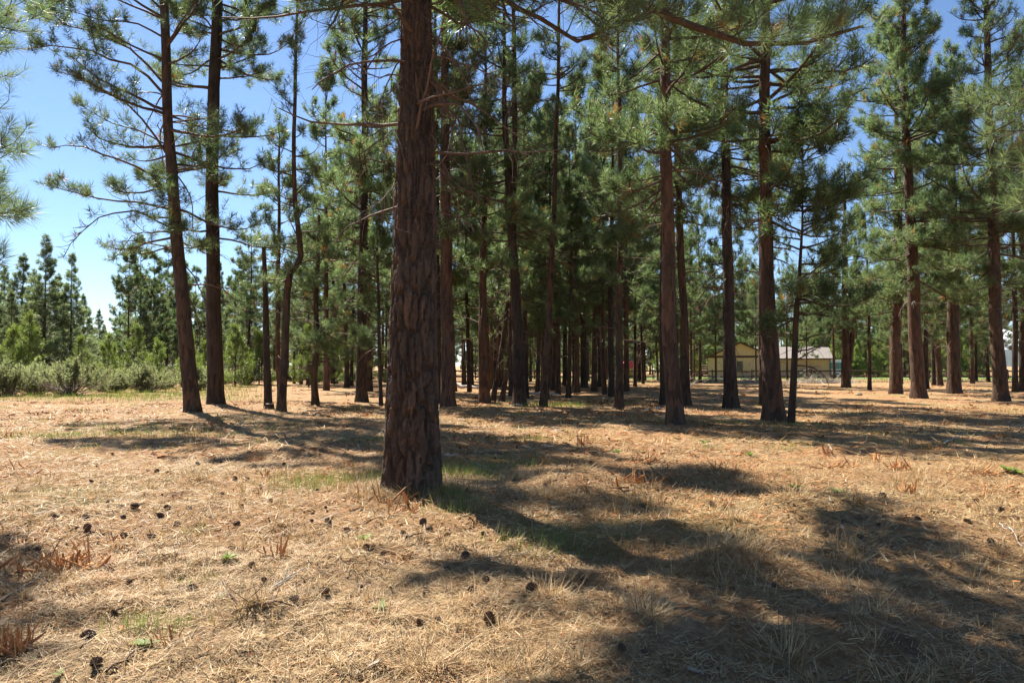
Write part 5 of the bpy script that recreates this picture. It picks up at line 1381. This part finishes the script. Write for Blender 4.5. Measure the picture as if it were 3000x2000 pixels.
stub(*B_(1760, 340), .32, 'spread twiggy stub on the slope of the dark mound', 19, 26, 3.0, .5)
stub(*B_(1950, 480), .2, 'dark stub in the shade of the mound', 20, 12)
stub(*C_(205, 270), .24, 'upright orange stub right of the dark mound', 21, 16, 1.2)
stub(*C_(290, 285), .24, 'low fan-shaped stub beside the upright orange stub', 22, 20, 1.8, .6)
stub(*C_(900, 165), .26, 'stub in the long trunk shadow at right', 23, 14, 1.4)
stub(*C_(950, 245), .3, 'bright splintered heap below the long trunk shadow', 24, 30, 2.4, .5)
stub(*C_(1320, 255), .28, 'orange splintered stub right of the bright heap', 25, 26, 1.8, .4)
stub(*C_(1385, 405), .36, 'V-shaped stub with two long prongs in the sun at right', 26, 8, .8, .1)
stub(*C_(1385, 110), .18, 'small orange stub far right of the long shadow', 27, 12)
stub(*C_(1525, 145), .26, 'twiggy stub near a pale stick at the right', 28, 18, 1.6, .3)
stub(*C_(1800, 300), .28, 'low stub heap at the right, left of the green plants', 29, 26, 2.4, .6)
stub(*C_(1880, 405), .18, 'small brown stub at the right in the sun', 30, 12)
stub(*C_(1190, 200), .26, 'thin pronged stub inside the right-hand shade', 31, 10, 1.4)
stub(*C_(1940, 60), .3, 'dark stub heap at the far right in the shade', 32, 20, 2.0, .3)
stub(*A_(1000, 1320), .14, 'small pointed stub in the lower left straw', 33, 8)
rq = random.Random(5)
for k in range(26):
    stub(rq.uniform(20, 2980), rq.uniform(1185, 1250), rq.uniform(.2, .34), 'small orange stub scattered in the middle distance', 60 + k, 16, 1.8, .4, group='far shrub stubs')

# ------------------------------------------------------------------ broad-leaved green plants
def leafy(px, py, s, label, seed, n=9, flat=.4):
    p = on_ground(px, py); r = random.Random(seed); e = empty('green_plant', p, label, 'plant', 'small green plants'); mark(e)
    for i in range(n):
        a = i / n * 6.283 + r.uniform(-.3, .3); el = r.uniform(.25, 1.0) * (1 - flat) + .12; L = .7 * s * r.uniform(.5, 1.15); w = L * .2
        u = Vector((math.sin(a), math.cos(a), 0)); sd = Vector((math.cos(a), -math.sin(a), 0)); Vv = []
        for j, (t, ww) in enumerate([(0, .15), (.3, .8), (.6, 1.0), (.85, .6), (1, .05)]):
            c = u * (L * t * math.cos(el)) + Vector((0, 0, L * (t * math.sin(el) - .35 * t * t * math.sin(el)) + .01))
            Vv += [c + sd * w * ww + Vector((0, 0, .12 * w)), c, c - sd * w * ww + Vector((0, 0, .12 * w))]
        Ff = []
        for j in range(4):
            q = j * 3; Ff += [(q, q + 1, q + 4, q + 3), (q + 1, q + 2, q + 5, q + 4)]
        obj('leaf', mesh_np('leaf', np.array([tuple(v) for v in Vv]), quads=np.array(Ff), mat=M['leaf'], tint=np.full(8, r.random())), e)
leafy(*A_(1390, 815), .15, 'bright rosette plant in the sunny straw left of centre', 1)
leafy(*A_(1350, 1060), .08, 'tiny green sprout below the bright rosette', 2, 6)
leafy(*A_(890, 1345), .13, 'green plant with narrow leaves in the lower left', 3, 7)
leafy(*B_(140, 700), .16, 'upright green plant below the big trunk', 4, 8, .1)
leafy(*B_(240, 1110), .14, 'pale flat-leaved plant in the straw at lower centre', 5, 5, .7)
leafy(*C_(690, 385), .20, 'pale green plant left of a brighter one in the right-hand sun', 6, 12, .2)
leafy(*C_(950, 410), .24, 'brightest broad green plant in the right-hand sun', 7, 16, .2)
leafy(*C_(1990, 285), .26, 'green plant row at the right edge of the view', 8, 14, .2)
leafy(*C_(2060, 290), .24, 'green plant cut by the right edge of the view', 9, 12, .2)
leafy(*C_(410, 180), .22, 'green plant just below the long trunk shadow', 10, 12, .2)
leafy(*C_(130, 110), .2, 'bluish green plant inside the long trunk shadow', 11, 10, .2)
leafy(*B_(1690, 160), .22, 'pale green plant among straw beyond the mound', 12, 12, .2)
leafy(*A_(360, 1530), .07, 'tiny sprout at the bottom left edge', 13, 5)

# ------------------------------------------------------------------ sticks, logs, chips, stones
def stick(pts, r0, label, name='fallen_stick', cat='stick', twigs=0, mat='stick', seed=0):
    W = []
    for (px, py) in pts:
        p = on_ground(px, py); W.append((p[0], p[1], p[2] + r0 + .006))
    W = np.array(W); base = W[0].copy(); W -= base
    e = empty(name, base, label, cat, 'sticks on the ground'); mark(e)
    r = np.random.default_rng(seed + 5); seg = np.r_[0, np.cumsum(np.linalg.norm(np.diff(W, axis=0), axis=1))]; u = np.linspace(0, seg[-1], 9)
    q = np.stack([np.interp(u, seg, W[:, c_]) for c_ in range(3)], 1); q[1:-1] += r.normal(0, r0 * .6, (7, 3)); q[:, 2] = np.maximum(q[:, 2], gz(q[:, 0] + base[0], q[:, 1] + base[1]) - base[2] + r0 * .7 + .012)
    Va, Qa = tubes(q[None], (r0 * np.linspace(1, .5, 9))[None], 6)
    obj('shaft', mesh_np('shaft', Va, quads=Qa, mat=M[mat], smooth_shade=True), e)
    if twigs:
        A, T = along(np.repeat(q[None], twigs, 0), r.uniform(.15, .95, twigs))
        P = grow(r, A, np.arctan2(T[:, 0], T[:, 1]) + r.choice([-1, 1], twigs) * r.uniform(.4, 1.1, twigs), np.radians(r.uniform(0, 35, twigs)), r.uniform(.15, .45, twigs) * min(1.2, seg[-1]), 5, wob=.2)
        Vb, Qb = tubes(P, np.full((twigs, 1), max(r0 * .4, .0025)) * np.linspace(1, .4, 5)[None], 4)
        obj('twigs', mesh_np('twigs', Vb, quads=Qb, mat=M[mat], smooth_shade=True), e)
stick([A_(10, 1085), A_(200, 960), A_(400, 860)], .010, 'long thin stick angling down from the flattened shrub', twigs=2)
stick([A_(1340, 1050), A_(1560, 1080), A_(1790, 1110)], .009, 'reddish stick lying below the tiny green sprout', twigs=5, mat='shred' if False else 'dead', seed=1)
stick([A_(1640, 1010), A_(1760, 930), A_(1890, 850)], .006, 'tangle of grey twigs left of the shade edge', twigs=12, mat='dead_pale', seed=2)
stick([B_(880, 815), B_(1100, 785), B_(1230, 800), B_(1300, 850)], .009, 'curved stick arching over a sunlit patch', twigs=5, seed=3)
stick([B_(770, 160), B_(900, 175), B_(1010, 170)], .022, 'pale split stick right of the big trunk', mat='dead', seed=4)
stick([B_(620, 190), B_(720, 185)], .02, 'short pale stick by the right edge of the big trunk', mat='dead_pale', seed=5)
stick([B_(390, 690), B_(500, 688)], .012, 'short dark stick below the big trunk', mat='dead', seed=6)
stick([C_(1600, 110), C_(1690, 60)], .02, 'pale slanting stick near the right-hand stubs', mat='dead_pale', seed=7)
stick([C_(1880, 545), C_(2080, 560)], .009, 'thin straw-coloured stick at the right edge of the sun', mat='dead', seed=8)
stick([C_(1940, 600), C_(2080, 690)], .007, 'grey twiggy stick at the right edge by the shade', twigs=8, mat='dead_pale', seed=9)
stick([C_(40, 1500), C_(130, 1550)], .012, 'weathered stick at the bottom edge right of centre', mat='stick', seed=10)
stick([A_(650, 1520), A_(790, 1440), A_(900, 1355)], .008, 'orange stick slanting in the lower left straw', mat='dead', seed=11)
stick([B_(820, 210), B_(900, 260), B_(1000, 310)], .009, 'grey twiggy branch in the grass right of the big trunk', twigs=7, mat='dead_pale', seed=12)
stick([(2075 + 120, 1236), (2130 + 0, 1228), (2075, 1222)], .02, 'grey stick on the ground left of the thick red-barked pine', mat='dead_pale', seed=13)
stick([(2255, 1232), (2305, 1236)], .02, 'short stick at the foot of the thick red-barked pine', mat='dead_pale', seed=14)
stick([(1332, 1137), (1370, 1139), (1402, 1140)], .16, 'grey fallen log lying behind the big trunk', 'fallen_log', 'log', mat='dead_pale', seed=15)
stick([(1510, 1192), (1560, 1187)], .06, 'pale short log at the foot of the forked pine', 'fallen_log', 'log', mat='dead_pale', seed=16)
stick([(1540, 1153), (1640, 1160)], .09, 'grey log lying in the shaded grove', 'fallen_log', 'log', mat='dead_pale', seed=17)
stick([(2390, 1112), (2420, 1130)], .05, 'pale pole leaning off the brush pile before the fence', 'fallen_log', 'log', mat='dead_pale', seed=18)

def lump(px, py, s, label, name, cat, mat, seed, flat=.6):
    p = on_ground(px, py); r = np.random.default_rng(seed)
    nu, nv = 12, 8; Vv = []
    for j in range(nv + 1):
        for i in range(nu):
            th = j / nv * math.pi; ph = i / nu * 6.283
            d = np.array([math.sin(th) * math.cos(ph), math.sin(th) * math.sin(ph), math.cos(th)])
            k = s * (1 + .5 * float(fbm(np.array([d[0] * 1.6 + seed]), np.array([d[1] * 1.6 + d[2] * 2]), seed, 3)[0]))
            Vv.append((d[0] * k, d[1] * k, d[2] * k * flat))
    Ff = [(j * nu + i, j * nu + (i + 1) % nu, (j + 1) * nu + (i + 1) % nu, (j + 1) * nu + i) for j in range(nv) for i in range(nu)]
    tag(obj(name, mesh_np(name, np.array(Vv), quads=np.array(Ff)[:, ::-1], mat=M[mat]), loc=(p[0], p[1], p[2] + s * flat * .25)), label, cat)
lump(1930, 1199, .12, 'white stone beside the dark pine left of the red-brown pine', 'stone', 'stone', 'rock', 1)
lump(1895, 1202, .07, 'small white stone in the shade left of the red-brown pine', 'stone', 'stone', 'rock', 2)
lump(2518, 1158, .14, 'dark rounded lump at the foot of the bent-footed pine', 'stone', 'stone', 'stick', 4, .9)
cs = on_ground(790, 1199)
st = empty('cut_stump', cs, 'low cut stump with a pale top between the snapped and crooked trees', 'stump')
MB().tube([(0, 0, -.1), (0, 0, .1), (0, 0, .2)], [.2, .17, .165], 12).build('stump_body', M['bark_dark'], st)
MB().tube([(0, 0, .203), (0, 0, .225)], [.15, .148], 12).build('cut_face', M['pale_chip'], st)

def chip(px, py, L, label, seed):
    L = L * .6
    p = on_ground(px, py); r = random.Random(seed); a = r.uniform(0, 6.28)
    Vv = [(-L / 2, -.06 * L, 0), (L * .2, -.12 * L, .006), (L / 2, 0, .012), (L * .15, .1 * L, .006), (-L / 2.2, .06 * L, 0)]
    Vv = Vv + [(x, y, z + .01) for x, y, z in Vv]
    o = MB().poly(Vv, [(4, 3, 2, 1, 0), (5, 6, 7, 8, 9)] + [(i, (i + 1) % 5, 5 + (i + 1) % 5, 5 + i) for i in range(5)]).build('wood_chip', M['pale_chip'], loc=(p[0], p[1], p[2] + .015))
    o.rotation_euler = (r.uniform(-.4, .4), r.uniform(-.4, .1), a); tag(o, label, 'wood chip', 'pale wood chips')
chip(*B_(200, 1525), .13, 'long pale wood splinter at the bottom edge left of centre', 1)
chip(*B_(65, 1420), .07, 'pale chip above the long splinter at the bottom', 2)
chip(*B_(100, 1485), .06, 'pale chip just left of the long splinter at the bottom', 3)
chip(*B_(180, 1320), .06, 'small white chip above the bottom chips', 4)
chip(*A_(1900, 825), .06, 'white chip at the tip of the grey twig tangle', 5)
chip(*A_(335, 570), .09, 'white chip in the sunny straw at the left', 6)
chip(*A_(1280, 915), .05, 'small white chip below the bright rosette plant', 7)
chip(*C_(900, 455), .14, 'pale chip below the brightest green plant', 8)
chip(*B_(1010, 210), .09, 'white upright chip right of the pale split stick', 9)
relate(CONES, 'pine cone', unique_marks())
relate(FSTUB, 'small orange stub', [(b_[0], b_[1], n_) for b_, n_ in [(gd(445, 945), 'leaning tall pine'), (gd(640, 940), 'crooked pine'), (gd(832, 922), 'straight dark pine left of the big trunk'), (gd(1113, 925), 'pine with the orange scar'), (gd(1250, 935), 'slender bare pine'), (gd(1421, 940), 'slim grey pine'), (gd(1552, 975), 'big red-brown pine'), (gd(1679, 935), 'bare-trunked pine'), (gd(1778, 964), 'thick red-barked pine'), (gd(2110, 915), 'pine with white dead twigs'), (gd(2300, 922), 'curving pine near the right edge')]])

# ------------------------------------------------------------------ the air
hm = bpy.data.materials.new('air'); hm.use_nodes = True
hn = hm.node_tree; hn.nodes.clear()
ho = hn.nodes.new('ShaderNodeOutputMaterial'); hv = hn.nodes.new('ShaderNodeVolumePrincipled')
hv.inputs['Color'].default_value = (0.86, 0.92, 1.0, 1); hv.inputs['Density'].default_value = 0.000015; hv.inputs['Anisotropy'].default_value = 0.3
hn.links.new(hv.outputs[0], ho.inputs['Volume'])
hz = MB().box(float(gx[0]) - 200, 9600, float(gy[0]) - 100, float(gy[-1]) + 300, float(MZ.min()) - 2, float(MZ.max()) + 8).build('haze', hm)
tag(hz, kind='stuff')
